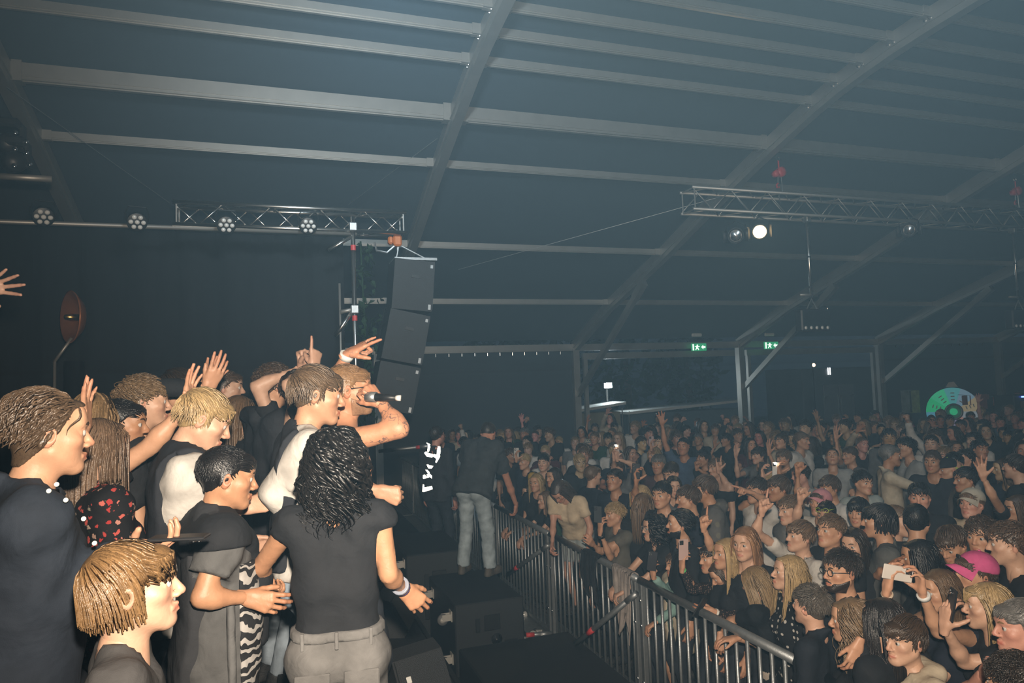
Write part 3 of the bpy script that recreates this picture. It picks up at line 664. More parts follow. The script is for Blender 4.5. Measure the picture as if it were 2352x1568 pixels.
t = empty('bulkhead_lamp', q); tag(t, 'small amber bulkhead lamp above the storage container', 'lamp'); MB().lathe([(.0, -.06), (.07, -.05), (.075, 0), (.07, .02)], 14, M=rotm(0, 90, 0)).build('housing', MAT['black_plastic'], t); MB().lathe([(.065, .02), (.05, .05), (0, .06)], 14, M=rotm(0, 90, 0)).build('glass', MAT['lamp_amber'], t, True)
MB().tube([(0, .05, 0), (0, .05, -q[2])], .03, 6).build('mast', MAT['black_plastic'], t)
q = at_y(1395, 885, 20.4); simple('flood_lit', (1, 1, 1), .3, emit=(.75, .92, 1.0), estr=90)
t = empty('floodlight', q); tag(t, 'bright white floodlight on a mast outside the open bay', 'lamp'); MB().bbox((0, 0, 0), (.32, .10, .21), .02).build('housing', MAT['black_plastic'], t); MB().bbox((0, -.055, 0), (.27, .012, .16), .004).build('glass', MAT['flood_lit'], t); MB().tube([(0, .05, -.1), (0, .05, -q[2])], .04, 8).build('mast', MAT['galv'], t)
lamp('floodlight_beam', 'AREA', q + A(0, -.08, 0), 22., (.75, .92, 1), target=q + A(-.6, -5, -.7), size=.25)
for (px, w_, h_, col, nm, lab) in ((1350, 1.9, 1.75, (.30, .26, .16), 'stall_yellow', 'pale yellow market stall outside the first open bay'), (1560, 4.2, 1.65, (.10, .14, .17), 'stall_blue', 'dark blue stall outside below the exit sign')):
    p = at_y(px, 960, 20.0); t = empty('market_stall', (p[0], 20.0, 0)); tag(t, lab, 'stall', 'stalls in the yard'); m_ = simple(nm, col, .7)
    MB().bbox((0, 0, h_/2), (w_, .8, h_), .02).build('counter', m_, t); MB().prism([(-w_/2 - .1, 0), (w_/2 + .1, .22), (w_/2 + .1, .30), (-w_/2 - .1, .08)], 1.2, o=(0, 0, h_)).build('awning', MAT['white_plastic'], t)
    for s_ in (-1, 1): MB().tube([(s_*(w_/2), -.5, 0), (s_*(w_/2), -.5, h_ + .1)], .02, 6).build('pole', MAT['alu'], t)
# prize wheel with wedges tinted as if lit, posters, bunting at the bar end
p = at_y(2190, 945, 15.6); t = empty('prize_wheel', p); tag(t, 'large round prize wheel lit green and blue behind the crowd', 'wheel'); t.rotation_euler = (0, 0, math.radians(-38))
cols = [(.02, .55, .22), (.05, .60, .30), (.10, .42, .45), (.20, .33, .45), (.40, .32, .18), (.30, .34, .38), (.42, .22, .18), (.25, .22, .35), (.15, .2, .5), (.1, .35, .5)]
for k in range(10):
    a0, a1 = math.pi - k*math.pi/5, math.pi - (k+1)*math.pi/5; m_ = simple('wedge_%d' % k, cols[k], .4, emit=cols[k], estr=.35)  # green and blue light on the wheel painted as wedge colour and glow
    arc = [(.72*math.cos(a), .72*math.sin(a)) for a in np.linspace(a0, a1, 7)]; inn = [(.22*math.cos(a), .22*math.sin(a)) for a in np.linspace(a1, a0, 4)]
    w_ = MB().prism(arc + inn, .04).build('wedge', m_, t)
    a = (a0+a1)/2
    for r in (.36, .46, .56): MB().box((r*math.cos(a), -.024, r*math.sin(a)), (.10, .006, .03), rotm(0, 0, -math.degrees(a)+90)).build('number_mark', MAT['white_plastic'], w_)
MB().lathe([(.24, -.03), (.25, .03), (.19, .035), (.185, -.03)], 28, (0, -.02, 0), rotm(0, 90, 0)).build('hub_ring', MAT['galv'], t, True); MB().lathe([(.10, -.02), (.10, .05), (0, .07)], 18, M=rotm(0, 90, 0)).build('hub', MAT['sign_green'], t, True)
MB().box((0, .06, -(p[2])/2 - .1), (.10, .08, p[2] - .2)).build('stand', MAT['black_plastic'], t); MB().prism([(-.16, .74), (.16, .74), (.06, .90), (-.08, .88)], .05).build('pointer', MAT['white_plastic'], t)
for i, (px, col, lab) in enumerate(((2082, (.30, .32, .33), 'left grey poster on the dark tent wall'), (2101, (.42, .48, .20), 'right yellow-green poster on the dark tent wall'))):
    p = at_y(px, 922, WF - .1); m_ = simple('poster_%d' % i, col, .5, var=.6, scale=6); t = tag(MB().bbox(p, (.40, .015, .68), .004).build('poster', m_), lab, 'poster', 'posters on the tent wall')
tag(MB().tube([at_y(2200, 906, 15.3), at_y(2275, 911, 15.3), at_y(2352, 902, 15.3)], .006, 5).build('bunting_line', MAT['galv']), 'thin line carrying the pink bunting at the right edge', 'line')
simple('bunting_pink', (.42, .16, .15), .8, var=.3, scale=6)
for i, (px, py, w_, h_) in enumerate(((2216, 915, 14, 18), (2234, 915, 14, 18), (2258, 918, 30, 28), (2287, 917, 14, 16), (2303, 916, 12, 16), (2319, 912, 12, 15), (2337, 908, 13, 17))):
    p = at_y(px, py + 4, 15.3); k = np.linalg.norm(p - CAM)/FPX
    big = w_ > 20; m = MB(); m.bbox((0, 0, 0), (w_*k*(.7 if big else 1), .01, h_*k), .002)
    if big: m.bbox((0, 0, h_*k*.3), (w_*k*1.1, .012, h_*k*.35), .002)
    tag(m.build('bunting_flag', MAT['bunting_pink'], loc=p), 'pink shirt-shaped flag on the bunting line' if big else 'small pink paper flag on the bunting line at the right', 'flag', None if big else 'small bunting flags')
p = at_y(2332, 975, 14.6); t = empty('drinks_fridge', (p[0], 14.6, 0)); tag(t, 'dark drinks fridge with yellow panel and blue light at the right edge', 'fridge')
MB().bbox((0, 0, .95), (.8, .6, 1.9), .02).build('cabinet', MAT['black_plastic'], t); MB().bbox((.1, -.31, 1.05), (.34, .02, .9), .005).build('yellow_panel', simple('panel_yellow', (.45, .35, .08), .5), t); MB().bbox((.05, -.31, 1.62), (.4, .02, .2), .005).build('top_panel', simple('panel_orange', (.3, .16, .06), .5), t)
MB().bbox((.0, -.32, 1.84), (.22, .02, .04), .004).build('blue_light', simple('blue_glow', (.1, .2, 1), .4, emit=(.08, .15, 1), estr=8), t)
# ------------------------------------------------------------------ implicit surfaces -> mesh
class SDF:
    def __init__(s, lo, hi, h):
        s.h = h; s.lo = np.array(lo, np.float32)
        n = np.maximum(np.ceil((np.array(hi) - np.array(lo))/h).astype(int) + 1, 4)
        s.x = (s.lo[0] + h*np.arange(n[0])).astype(np.float32)[:, None, None]
        s.y = (s.lo[1] + h*np.arange(n[1])).astype(np.float32)[None, :, None]
        s.z = (s.lo[2] + h*np.arange(n[2])).astype(np.float32)[None, None, :]
        s.n = n; s.F = np.full(n, 1.0, np.float32)
    def _sl(s, lo, hi):
        a = np.clip(np.floor((np.array(lo) - s.lo)/s.h).astype(int), 0, s.n); b = np.clip(np.ceil((np.array(hi) - s.lo)/s.h).astype(int) + 1, 0, s.n)
        if (b <= a).any(): return None
        return (slice(a[0], b[0]), slice(a[1], b[1]), slice(a[2], b[2]))
    def _pt(s, sl): return s.x[sl[0]], s.y[:, sl[1]], s.z[:, :, sl[2]]
    def _put(s, sl, d, k, op):
        f = s.F[sl]
        if op == 'u':
            if k > 0:
                h = np.maximum(k - np.abs(f - d), 0)/k; s.F[sl] = np.minimum(f, d) - h*h*k*.25
            else: s.F[sl] = np.minimum(f, d)
        else:
            d = -d
            if k > 0:
                h = np.maximum(k - np.abs(f - d), 0)/k; s.F[sl] = np.maximum(f, d) + h*h*k*.25
            else: s.F[sl] = np.maximum(f, d)
    def cap(s, a, b, ra, rb=None, k=.02, op='u'):
        rb = ra if rb is None else rb
        a = np.asarray(a, np.float32); b = np.asarray(b, np.float32); R = max(ra, rb) + k + 2.5*s.h
        sl = s._sl(np.minimum(a, b) - R, np.maximum(a, b) + R)
        if sl is None: return s
        x, y, z = s._pt(sl); ab = b - a; L2 = float(ab @ ab)
        px, py, pz = x - a[0], y - a[1], z - a[2]
        if L2 < 1e-9: d = np.sqrt(px*px + py*py + pz*pz) - ra
        else:
            t = np.clip((px*ab[0] + py*ab[1] + pz*ab[2])/L2, 0, 1)
            d = np.sqrt((px - t*ab[0])**2 + (py - t*ab[1])**2 + (pz - t*ab[2])**2) - (ra + (rb - ra)*t)
        s._put(sl, d.astype(np.float32), k, op); return s
    def ell(s, c, r, k=.02, op='u', M=None):
        c = np.asarray(c, np.float32); r = np.asarray(r, np.float32); R = r.max() + k + 2.5*s.h
        sl = s._sl(c - R, c + R)
        if sl is None: return s
        x, y, z = s._pt(sl); x, y, z = x - c[0], y - c[1], z - c[2]
        if M is not None:
            M = np.asarray(M, np.float32); x, y, z = (M[0, i]*x + M[1, i]*y + M[2, i]*z for i in range(3))
        k0 = np.sqrt((x/r[0])**2 + (y/r[1])**2 + (z/r[2])**2); k1 = np.sqrt((x/r[0]**2)**2 + (y/r[1]**2)**2 + (z/r[2]**2)**2)
        s._put(sl, (k0*(k0 - 1)/np.maximum(k1, 1e-6)).astype(np.float32), k, op); return s
    def cut(s, p, n, keep=None):
        """remove the half space on the side of n"""
        n = np.asarray(n, np.float32); n = n/np.linalg.norm(n); p = np.asarray(p, np.float32)
        s.F = np.maximum(s.F, (s.x - p[0])*n[0] + (s.y - p[1])*n[1] + (s.z - p[2])*n[2]); return s
    def mesh(s):
        F = s.F; I = F < 0
        c = [I[i:i + F.shape[0]-1, j:j + F.shape[1]-1, k:k + F.shape[2]-1] for i in (0, 1) for j in (0, 1) for k in (0, 1)]
        allt = c[0].copy(); anyt = c[0].copy()
        for q in c[1:]: allt &= q; anyt |= q
        act = anyt & ~allt; idx = np.argwhere(act)
        if len(idx) == 0: return np.zeros((0, 3)), np.zeros((0, 4), int)
        vid = np.full(act.shape, -1, np.int32); vid[act] = np.arange(len(idx))
        offs = np.array([(i, j, k) for i in (0, 1) for j in (0, 1) for k in (0, 1)])
        vals = np.stack([F[idx[:, 0]+o[0], idx[:, 1]+o[1], idx[:, 2]+o[2]] for o in offs], 1)
        acc = np.zeros((len(idx), 3)); cnt = np.zeros(len(idx))
        for a in range(8):
            for b in range(a+1, 8):
                if abs(offs[a] - offs[b]).sum() != 1: continue
                m = (vals[:, a] < 0) != (vals[:, b] < 0)
                t = vals[m, a]/(vals[m, a] - vals[m, b])
                acc[m] += offs[a] + t[:, None]*(offs[b] - offs[a]); cnt[m] += 1
        V = s.lo + (idx + acc/cnt[:, None])*s.h
        Q = []
        for ax in range(3):
            lo = [slice(None)]*3; hi = [slice(None)]*3; lo[ax] = slice(0, -1); hi[ax] = slice(1, None)
            a, b = I[tuple(lo)], I[tuple(hi)]
            e = np.argwhere(a != b); u, v = (ax+1) % 3, (ax+2) % 3
            ok = (e[:, u] > 0) & (e[:, v] > 0) & (e[:, u] < F.shape[u]-1) & (e[:, v] < F.shape[v]-1); e = e[ok]
            def cell(du, dv):
                q = e.copy(); q[:, u] += du; q[:, v] += dv; return vid[q[:, 0], q[:, 1], q[:, 2]]
            q = np.stack([cell(-1, -1), cell(0, -1), cell(0, 0), cell(-1, 0)], 1)
            ins = a[e[:, 0], e[:, 1], e[:, 2]]; q[~ins] = q[~ins][:, ::-1]; Q.append(q)
        Q = np.concatenate(Q); Q = Q[(Q >= 0).all(1)]
        return V, Q

# ------------------------------------------------------------------ the head (origin between the ears, +y is the face, +z up)
def head_field(h, lo=(-.1, -.13, -.2), hi=(.1, .14, .15)):
    S = SDF(lo, hi, h)
    S.ell((0, -.018, .038), (.074, .094, .082), .01)
    S.ell((0, .028, -.025), (.063, .062, .088), .03)
    for sx in (-1, 1):
        S.cap((sx*.052, .0, -.045), (sx*.018, .066, -.094), .022, .018, .03)
        S.ell((sx*.043, .052, -.018), (.024, .026, .02), .02)
        S.cap((sx*.012, .084, .026), (sx*.042, .070, .027), .010, .009, .015)
        S.ell((sx*.0325, .098, .004), (.018, .018, .012), .012, 's')
    S.ell((0, .070, -.096), (.02, .02, .018), .02)
    S.ell((0, .074, .05), (.045, .02, .035), .03)
    S.cap((0, .086, .016), (0, .110, -.028), .007, .0105, .012)
    S.ell((0, .108, -.031), (.0105, .011, .009), .006)
    for sx in (-1, 1):
        S.ell((sx*.0125, .098, -.035), (.008, .011, .008), .006)
        # eyelids
        S.cap((sx*.047, .074, .003), (sx*.033, .0845, .0108), .0038, .0040, .004); S.cap((sx*.033, .0845, .0108), (sx*.019, .080, .003), .0040, .0038, .004)
        S.cap((sx*.047, .074, .001), (sx*.033, .0815, -.0085), .0036, .0038, .004); S.cap((sx*.033, .0815, -.0085), (sx*.019, .080, .0), .0038, .0036, .004)
        # lips
        S.cap((sx*.004, .0955, -.0605), (sx*.023, .084, -.0645), .0062, .004, .006)
        S.cap((0, .0945, -.0715), (sx*.021, .084, -.067), .0075, .004, .006)
        # ears
        E_ = rotm(sx*-22, 0, 0) @ rotm(0, -12, 0)
        S.ell((sx*.0795, -.012, -.004), (.0085, .020, .031), .006, M=E_)
        S.ell((sx*.089, -.008, .0), (.008, .011, .017), .004, 's', M=E_)
    S.cap((-.016, .103, -.0665), (.016, .103, -.0665), .0045, None, .004, 's')
    S.cap((0, -.022, -.06), (0, -.034, -.2), .051, .056, .03)
    return S
def _ss(e0, e1, x):
    t = np.clip((x-e0)/(e1-e0), 0, 1); return t*t*(3-2*t)
def head_paint(V):
    x, y, z = V.T; lip = np.exp(-((z+.0665)/.0085)**2)*_ss(.03, .016, np.abs(x))*_ss(.080, .088, y)
    cheek = .22*np.exp(-(((np.abs(x)-.045)/.022)**2 + ((z+.03)/.022)**2))*_ss(.02, .05, y)
    ear = .35*_ss(.074, .082, np.abs(x))*_ss(-.05, -.03, z)*_ss(.045, .03, z); nose = .25*_ss(.1, .112, y)*np.exp(-((z+.03)/.02)**2)
    return np.clip(.85*lip + cheek + ear + nose, 0, 1)
def eye_parts(n=10, m=7, open_=1.0):
    V = []; F = []; I = []
    for sx in (-1, 1):
        c = A(sx*.0325, .0768, .0025); b = len(V); r = .0130
        for i in range(m+1):
            th = math.radians((0, 16, 33, 58, 90)[i]) if i < 5 else math.radians(90 + 90*(i-4)/max(m-4, 1))
            for k in range(n):
                a = 2*math.pi*k/n; V.append(c + r*A(math.sin(th)*math.cos(a), math.cos(th), math.sin(th)*math.sin(a)))
        for i in range(m):
            for k in range(n):
                F.append((b+i*n+k, b+i*n+(k+1) % n, b+(i+1)*n+(k+1) % n, b+(i+1)*n+k)); I.append(2 if i < 2 else 1)
    return np.array(V), np.array(F), np.array(I)
def brow_parts():
    V = []; F = []
    for sx in (-1, 1):
        P = [A(sx*.013, .0975, .0225), A(sx*.026, .0955, .0290), A(sx*.040, .087, .0285), A(sx*.051, .074, .0235)]; R = [.0038, .0050, .0042, .0018]; b = len(V)
        for p, r in zip(P, R):
            for k in range(6):
                a = math.pi*2*k/6; V.append(p + A(0, r*.8*math.cos(a), r*math.sin(a)))
        for i in range(3):
            for k in range(6): F.append((b+i*6+k, b+i*6+(k+1) % 6, b+(i+1)*6+(k+1) % 6, b+(i+1)*6+k))
    return np.array(V), np.array(F)
HEADS = {}
def head_mesh(lod):
    """(V, Q, material index, lip) of the whole head; lod 0 fine .. 2 coarse"""
    if lod in HEADS: return HEADS[lod]
    h = (.0060, .0105, .0145, .0048)[lod]
    V, Q = head_field(h).mesh(); lip = head_paint(V); I = np.zeros(len(Q), int)
    if True:
        eV, eF, eI = eye_parts(*((10, 7), (8, 6), (6, 5), (12, 8))[lod]); bV, bF = brow_parts()
        Q = np.concatenate([Q, eF + len(V), bF + len(V) + len(eV)]); I = np.concatenate([I, eI, np.full(len(bF), 3)])
        lip = np.concatenate([lip, np.zeros(len(eV) + len(bV))]); V = np.concatenate([V, eV, bV])
    HEADS[lod] = (V, Q, I, lip); return HEADS[lod]

# ------------------------------------------------------------------ hands: wrist at origin, fingers +y, palm faces -z, right hand (thumb at -x)
HANDS = {}
POSES = {  # per finger (index..little): knuckle, middle, tip bends; spread; thumb: (out, down, bend)
    'relax': ([(20, 28, 18), (24, 32, 20), (28, 36, 22), (32, 40, 24)], .6, (35, 22, 15)),
    'open': ([(2, 5, 4), (0, 4, 4), (2, 5, 4), (4, 8, 6)], 1.9, (58, 8, 5)),
    'flat': ([(6, 8, 5), (6, 8, 5), (7, 9, 5), (9, 10, 6)], .5, (28, 10, 8)),
    'fist': ([(78, 95, 55), (80, 98, 55), (82, 98, 55), (84, 98, 55)], .15, (25, 48, 45)),
    'grip': ([(48, 62, 35), (52, 66, 38), (56, 68, 38), (60, 70, 38)], .35, (42, 55, 30)),
    'point': ([(2, 5, 3), (72, 92, 50), (78, 95, 50), (80, 95, 50)], .2, (25, 42, 40)),
    'horns': ([(0, 4, 3), (76, 95, 55), (78, 95, 55), (2, 6, 4)], .8, (45, 25, 20)),
    'peace': ([(2, 4, 3), (2, 5, 3), (78, 95, 50), (80, 95, 50)], 1.0, (25, 48, 40)),
    'phone': ([(30, 40, 25), (32, 42, 25), (34, 44, 26), (36, 46, 28)], .5, (50, 50, 10)),
    'rail': ([(42, 35, 20), (44, 36, 20), (46, 38, 22), (48, 40, 22)], .5, (30, 30, 20)),
}
def hand_mesh(pose, lod):
    key = (pose, lod)
    if key in HANDS: return HANDS[key]
    h = (.0052, .0095, .0130)[lod]; g = (1.0, 1.2, 1.45)[lod]
    fin, spread, th = POSES[pose]
    S = SDF((-.115, -.04, -.12), (.085, .225, .07), h)
    base = [(-.030, .088, .002), (-.010, .094, .005), (.011, .090, .003), (.030, .080, -.002)]
    L = [(.042, .025, .021), (.047, .029, .022), (.043, .027, .022), (.034, .020, .019)]; R = [.0092, .0095, .009, .008]
    wr = A(0, -.03, 0)
    S.cap((-.006, -.03, 0), (-.013, .02, -.002), .0170, .0185, .01); S.cap((.006, -.03, 0), (.013, .02, -.002), .0170, .0178, .01)
    for i, b in enumerate(base):
        b = A(*b); S.cap((b[0]*.5, .012, -.004), b, .0155, .0118, .012)
        sp = math.radians(spread*(i-1.4)*7.0); p = b; ang = 0
        for j in range(3):
            ang += math.radians(fin[i][j]); d = A(math.sin(sp)*math.cos(ang), math.cos(sp)*math.cos(ang), -math.sin(ang)); q = p + d*L[i][j]
            r0 = R[i]*g*(1 - .10*j); S.cap(p, q, r0, r0*.92, .0035); p = q
    # thumb leaves the side of the palm near its base
    o, dn, bd = (math.radians(t) for t in th)
    p0 = A(-.014, .016, -.006); d = A(-math.sin(o), math.cos(o)*math.cos(dn), -math.sin(dn)*.9); d /= np.linalg.norm(d)
    p1 = p0 + d*.042; S.cap(p0, p1, .0165, .0125, .012)
    d2 = d + A(.55*math.sin(bd), .25, -.55*math.sin(bd)); d2 /= np.linalg.norm(d2); p2 = p1 + d2*.031; S.cap(p1, p2, .0115*g, .0102*g, .004)
    d3 = d2 + A(.5*math.sin(bd), .1, -.4*math.sin(bd)); d3 /= np.linalg.norm(d3); S.cap(p2, p2 + d3*.025, .0102*g, .0085*g, .004)
    V, Q = S.mesh(); lip = .22*_ss(.10, .16, V[:, 1]) + .08
    HANDS[key] = (V, Q, lip); return HANDS[key]

# ------------------------------------------------------------------ hair
HAIR = {}
SK_C, SK_R = A(0, -.018, .038), A(.074, .094, .082)
def scalp_pts(n, zmin=-.05, seed=0):
    i = np.arange(n) + .5; ph = np.arccos(1 - 1.45*i/n*1.0); th = math.pi*(1 + 5**.5)*i
    d = np.stack([np.cos(th)*np.sin(ph), np.sin(th)*np.sin(ph), np.cos(ph)], 1)
    return d
def hair_mesh(style, lod):
    key = (style, lod)
    if key in HAIR: return HAIR[key]
    rs = np.random.RandomState(abs(sum(ord(c)*(i+3) for i, c in enumerate(style))) % 9999)
    # style: locks, length top, length side/back, lift, radius, fringe forward, gravity, curl amp, curl freq, hairline sides z, wild
    P = dict(n=300, lt=.075, ls=.03, lift=.012, r=.0055, fwd=.8, g=.25, curl=0., cf=0., side=-.005, back=-.055, wild=.25, capo=.007, part=0., seg=6, front=.06)
    P.update({
        'crop': dict(slack=4., lt=.058, ls=.022, fwd=.9, lift=.018, wild=.35),
        'quiff': dict(slack=6., lt=.055, ls=.024, fwd=.25, lift=.03, g=.02, wild=.35),
        'short': dict(lt=.03, ls=.016, lift=.008, r=.0042, wild=.3, n=420, seg=4),
        'buzz': dict(lt=.008, ls=.005, lift=.003, r=.003, n=420, seg=3, capo=.0035),
        'mop': dict(zb=.022, tp=.75, lt=.092, ls=.045, fwd=1.0, lift=.014, g=.32, r=.006, wild=.22, side=-.02),
        'bowl': dict(zb=.020, tp=.5, lt=.15, ls=.085, fwd=.75, lift=.012, g=.9, r=.0065, wild=.07, n=380, side=-.03, back=-.075, front=.055),
        'swept': dict(lt=.12, ls=.07, fwd=-.6, lift=.022, g=.25, r=.0075, curl=.006, cf=60, wild=.3, side=-.02, back=-.085, seg=8, front=.075),
        'curlytop': dict(slack=5., lt=.075, ls=.025, fwd=.5, lift=.022, g=.15, curl=.010, cf=120, wild=.5, seg=9, r=.005),
        'side': dict(lt=.10, ls=.028, fwd=.35, lift=.02, g=.25, part=.6, wild=.15),
        'long': dict(lt=.42, ls=.36, fwd=.0, lift=.012, g=1.5, r=.0085, wild=.12, side=-.045, back=-.08, seg=14, n=260, part=.0, front=.075),
        'longdark': dict(lt=.50, ls=.44, fwd=.0, lift=.010, g=1.7, r=.009, wild=.08, side=-.045, back=-.08, seg=14, n=260, front=.075),
        'bangs': dict(zb=.022, lt=.40, ls=.34, fwd=.25, lift=.014, g=1.4, r=.0085, wild=.15, side=-.045, back=-.08, seg=14, n=280, front=.07),
        'wavy': dict(slack=5., lt=.44, ls=.38, fwd=.0, lift=.018, g=1.4, r=.009, curl=.018, cf=34, wild=.25, side=-.045, back=-.08, seg=16, n=240, front=.075),
        'curlylong': dict(slack=8., lt=.265, ls=.23, fwd=-.1, lift=.022, g=1.2, r=.0062, curl=.021, cf=58, wild=.28, side=-.045, back=-.085, seg=30, n=420, front=.075),
        'bun': dict(lt=.10, ls=.09, fwd=-1.0, lift=.006, g=-.15, r=.006, wild=.06, side=-.02, back=-.06, front=.075),
        'bob': dict(lt=.20, ls=.17, fwd=.0, lift=.012, g=1.4, r=.008, wild=.12, side=-.045, back=-.08, seg=10, front=.075),
    }[style])
    if style != 'curlylong': P['n'] = int(P['n']*2.3); P['r'] *= .52
    n = P['n'] if lod == 0 else int(P['n']*(.34 if lod == 1 else .12)); rr = P['r']*(1 if lod == 0 else 1.7 if lod == 1 else 2.8)
    seg = P['seg'] if lod == 0 else max(3, int(P['seg']*(.7 if lod == 1 else .5)))
    d = scalp_pts(int(n*1.35)); 
    p = SK_C + d*SK_R
    # the hairline: forehead at the front, above the ears at the sides, the nape behind
    yy = p[:, 1]; line = np.where(yy > .0, P['side'] + .02 + (P['front'] - P['side'] - .02)*_ss(.0, .07, yy), P['back'] + (P['side'] - P['back'])*_ss(-.075, .0, yy) + .0)
    ok = p[:, 2] > line; d, p = d[ok], p[ok]; n = len(p); yy = p[:, 1]
    top = _ss(.03, .085, p[:, 2])
    L = (P['ls'] + (P['lt'] - P['ls'])*top)*(1 + .25*rs.randn(n).clip(-1, 1)*P['wild']*2)
    crown = A(P['part']*.05, -.05, .115)
    flow = p - crown; flow += np.stack([np.zeros(n), P['fwd']*.10*np.ones(n)*top, np.zeros(n)], 1)
    if P['fwd'] < 0: flow = np.stack([.35*p[:, 0], np.full(n, -.1), -.02 + 0*yy], 1)
    if style in ('long', 'longdark', 'wavy', 'curlylong', 'bob'):
        flow = np.stack([np.where(yy > -.02, np.sign(p[:, 0] + .012)*.08, 0) + p[:, 0]*.8, np.where(yy > -.02, -.03, -.08), np.full(n, -.02)], 1)
    if style == 'bangs':
        fr0 = (yy > .025) & (np.abs(p[:, 0]) < .05); fl = np.stack([np.where(yy > -.02, np.sign(p[:, 0])*.08, 0) + p[:, 0]*.8, np.where(yy > -.02, -.03, -.08), np.full(n, -.02)], 1)
        flow = np.where(fr0[:, None], np.stack([p[:, 0]*.3, np.full(n, .1), np.full(n, -.02)], 1), fl); L = np.where(fr0, .085, L)
    else: fr0 = np.zeros(n, bool)
    flow += rs.randn(n, 3)*.03*P['wild']*2
    nrm = d/SK_R; nrm /= np.linalg.norm(nrm, axis=1)[:, None]
    flow -= nrm*(flow*nrm).sum(1)[:, None]*.8; flow /= np.linalg.norm(flow, axis=1)[:, None] + 1e-9
    ds = L/seg; q = p + nrm*.004; pts = [q]; v = flow + nrm*P['lift']*14*rs.uniform(.6, 1.2, n)[:, None]; v /= np.linalg.norm(v, axis=1)[:, None]
    lim = 1.06 + 1.9*rs.uniform(0, P['lift'], n)*(2.0 if style != 'bun' else 1)
    zb = P.get('zb', .030) + .006*rs.randn(n)
    for s_ in range(seg):
        qp = q.copy(); v = v + A(0, 0, -1)*P['g']*.28*np.maximum(1, ds/.022)[:, None] + rs.randn(n, 3)*P['wild']*.12; v /= np.linalg.norm(v, axis=1)[:, None]
        q = q + v*ds[:, None]
        e = (q - SK_C)/SK_R; l = np.linalg.norm(e, axis=1); m = l < lim
        q = np.where(m[:, None], SK_C + (e/l[:, None])*lim[:, None]*SK_R, q)
        # stay close to the skull above its widest line, hang no wider than it below
        hi = lim + P['lift']*P.get('slack', 3.2); m2 = (l > hi) & (q[:, 2] > .03)
        q = np.where(m2[:, None], SK_C + (e/l[:, None])*hi[:, None]*SK_R, q)
        exy = np.hypot(e[:, 0], e[:, 1]); lw = hi*(1.0 + (.25 if P['lt'] > .15 else 0.)); m3 = (exy > lw) & (q[:, 2] <= .03); f3 = np.where(m3, lw/np.maximum(exy, 1e-4), 1)
        q[:, 0] = SK_C[0] + (q[:, 0] - SK_C[0])*f3; q[:, 1] = SK_C[1] + (q[:, 1] - SK_C[1])*f3
        # a fringe lies on the forehead, not in it
        if P['fwd'] > 0 and (P['lt'] < .2 or style == 'bangs'):
            ym = .1005 + .002*rs.rand(n) - .05*np.minimum(np.abs(q[:, 0])/.075, 1.)**2; mf = (q[:, 1] > .03) & (q[:, 2] < .075) & (np.abs(q[:, 0]) < .07)
            q[:, 1] = np.where(mf & (q[:, 1] < ym), ym, q[:, 1])
            stop = (q[:, 1] > .028) & (q[:, 2] < zb) & ((P['lt'] < .2) | (np.abs(q[:, 0]) < .05)); q = np.where(stop[:, None], qp, q)
        # keep clear of the neck, ears and face
        if P['lt'] > .15:
            rad = np.hypot(q[:, 0], q[:, 1] + .02); mm = (q[:, 2] < .01) & (rad < .086); f = np.where(mm, .086/np.maximum(rad, 1e-4), 1); q[:, 0] *= f; q[:, 1] = (q[:, 1] + .02)*f - .02
            fr = (q[:, 2] < .06) & (q[:, 1] > .03) & ~fr0; ax = np.abs(q[:, 0]); tgt = np.maximum(ax, .072)
            q[:, 0] = np.where(fr, np.sign(q[:, 0] + 1e-5)*tgt, q[:, 0])
            # spread over the shoulders and back
            sh = q[:, 2] < -.16; q[:, 1] = np.where(sh & (q[:, 1] < 0.02), np.minimum(q[:, 1], -.085), q[:, 1])
        pts.append(q.copy())
    C = np.stack(pts, 1)  # n, seg+1, 3
    if P['curl']:
        ph = rs.uniform(0, 6.28, n)[:, None]; s_arr = (np.arange(seg+1)/seg)[None, :]*L[:, None]
        amp = P['curl']*np.minimum(1, np.arange(seg+1)/3.)[None, :]
        C[:, :, 0] += amp*np.cos(ph + s_arr*P['cf']); C[:, :, 1] += amp*np.sin(ph + s_arr*P['cf']); C[:, :, 2] += .4*amp*np.sin(1.7*ph + s_arr*P['cf'])
    T = np.gradient(C, axis=1); T /= np.linalg.norm(T, axis=2)[..., None] + 1e-9
    outn = (C - SK_C)/SK_R; outn /= np.linalg.norm(outn, axis=2)[..., None]
    B = np.cross(T, outn); B /= np.linalg.norm(B, axis=2)[..., None] + 1e-9; N_ = np.cross(B, T)
    tp = np.linspace(0, 1, seg+1); rad = rr*(1 - P.get('tp', .9)*tp**1.8)*(.55 + .45*np.minimum(1, tp*4))
    R_ = rad[None, :, None]*rs.uniform(.7, 1.25, n)[:, None, None]
    ns = 3
    rings = [C + (B*math.cos(a)*1.5 + N_*math.sin(a)*.75)*R_ for a in [2*math.pi*k/ns for k in range(ns)]]
    V = np.stack(rings, 2).reshape(-1, 3)   # n, seg+1, ns
    base = (np.arange(n)*(seg+1)*ns)[:, None, None]; i = (np.arange(seg)*ns)[None, :, None]; k = np.arange(ns)[None, None, :]; k2 = (k+1) % ns
    F = np.stack([base+i+k, base+i+k2, base+i+ns+k2, base+i+ns+k], -1).reshape(-1, 4)
    rnd = np.repeat(rs.uniform(0, 1, n), (seg+1)*ns)
    # the scalp under the locks
    S = head_field(.0075 if lod < 2 else .012, (-.1, -.13, -.12), (.1, .13, .15)); S.F -= P['capo']
    x, y, z = S.x, S.y, S.z
    ln = np.where(y > .0, P['side'] + .02 + (P['front'] - P['side'] - .02)*_ss(.0, .07, y), P['back'] + (P['side'] - P['back'])*_ss(-.075, .0, y))
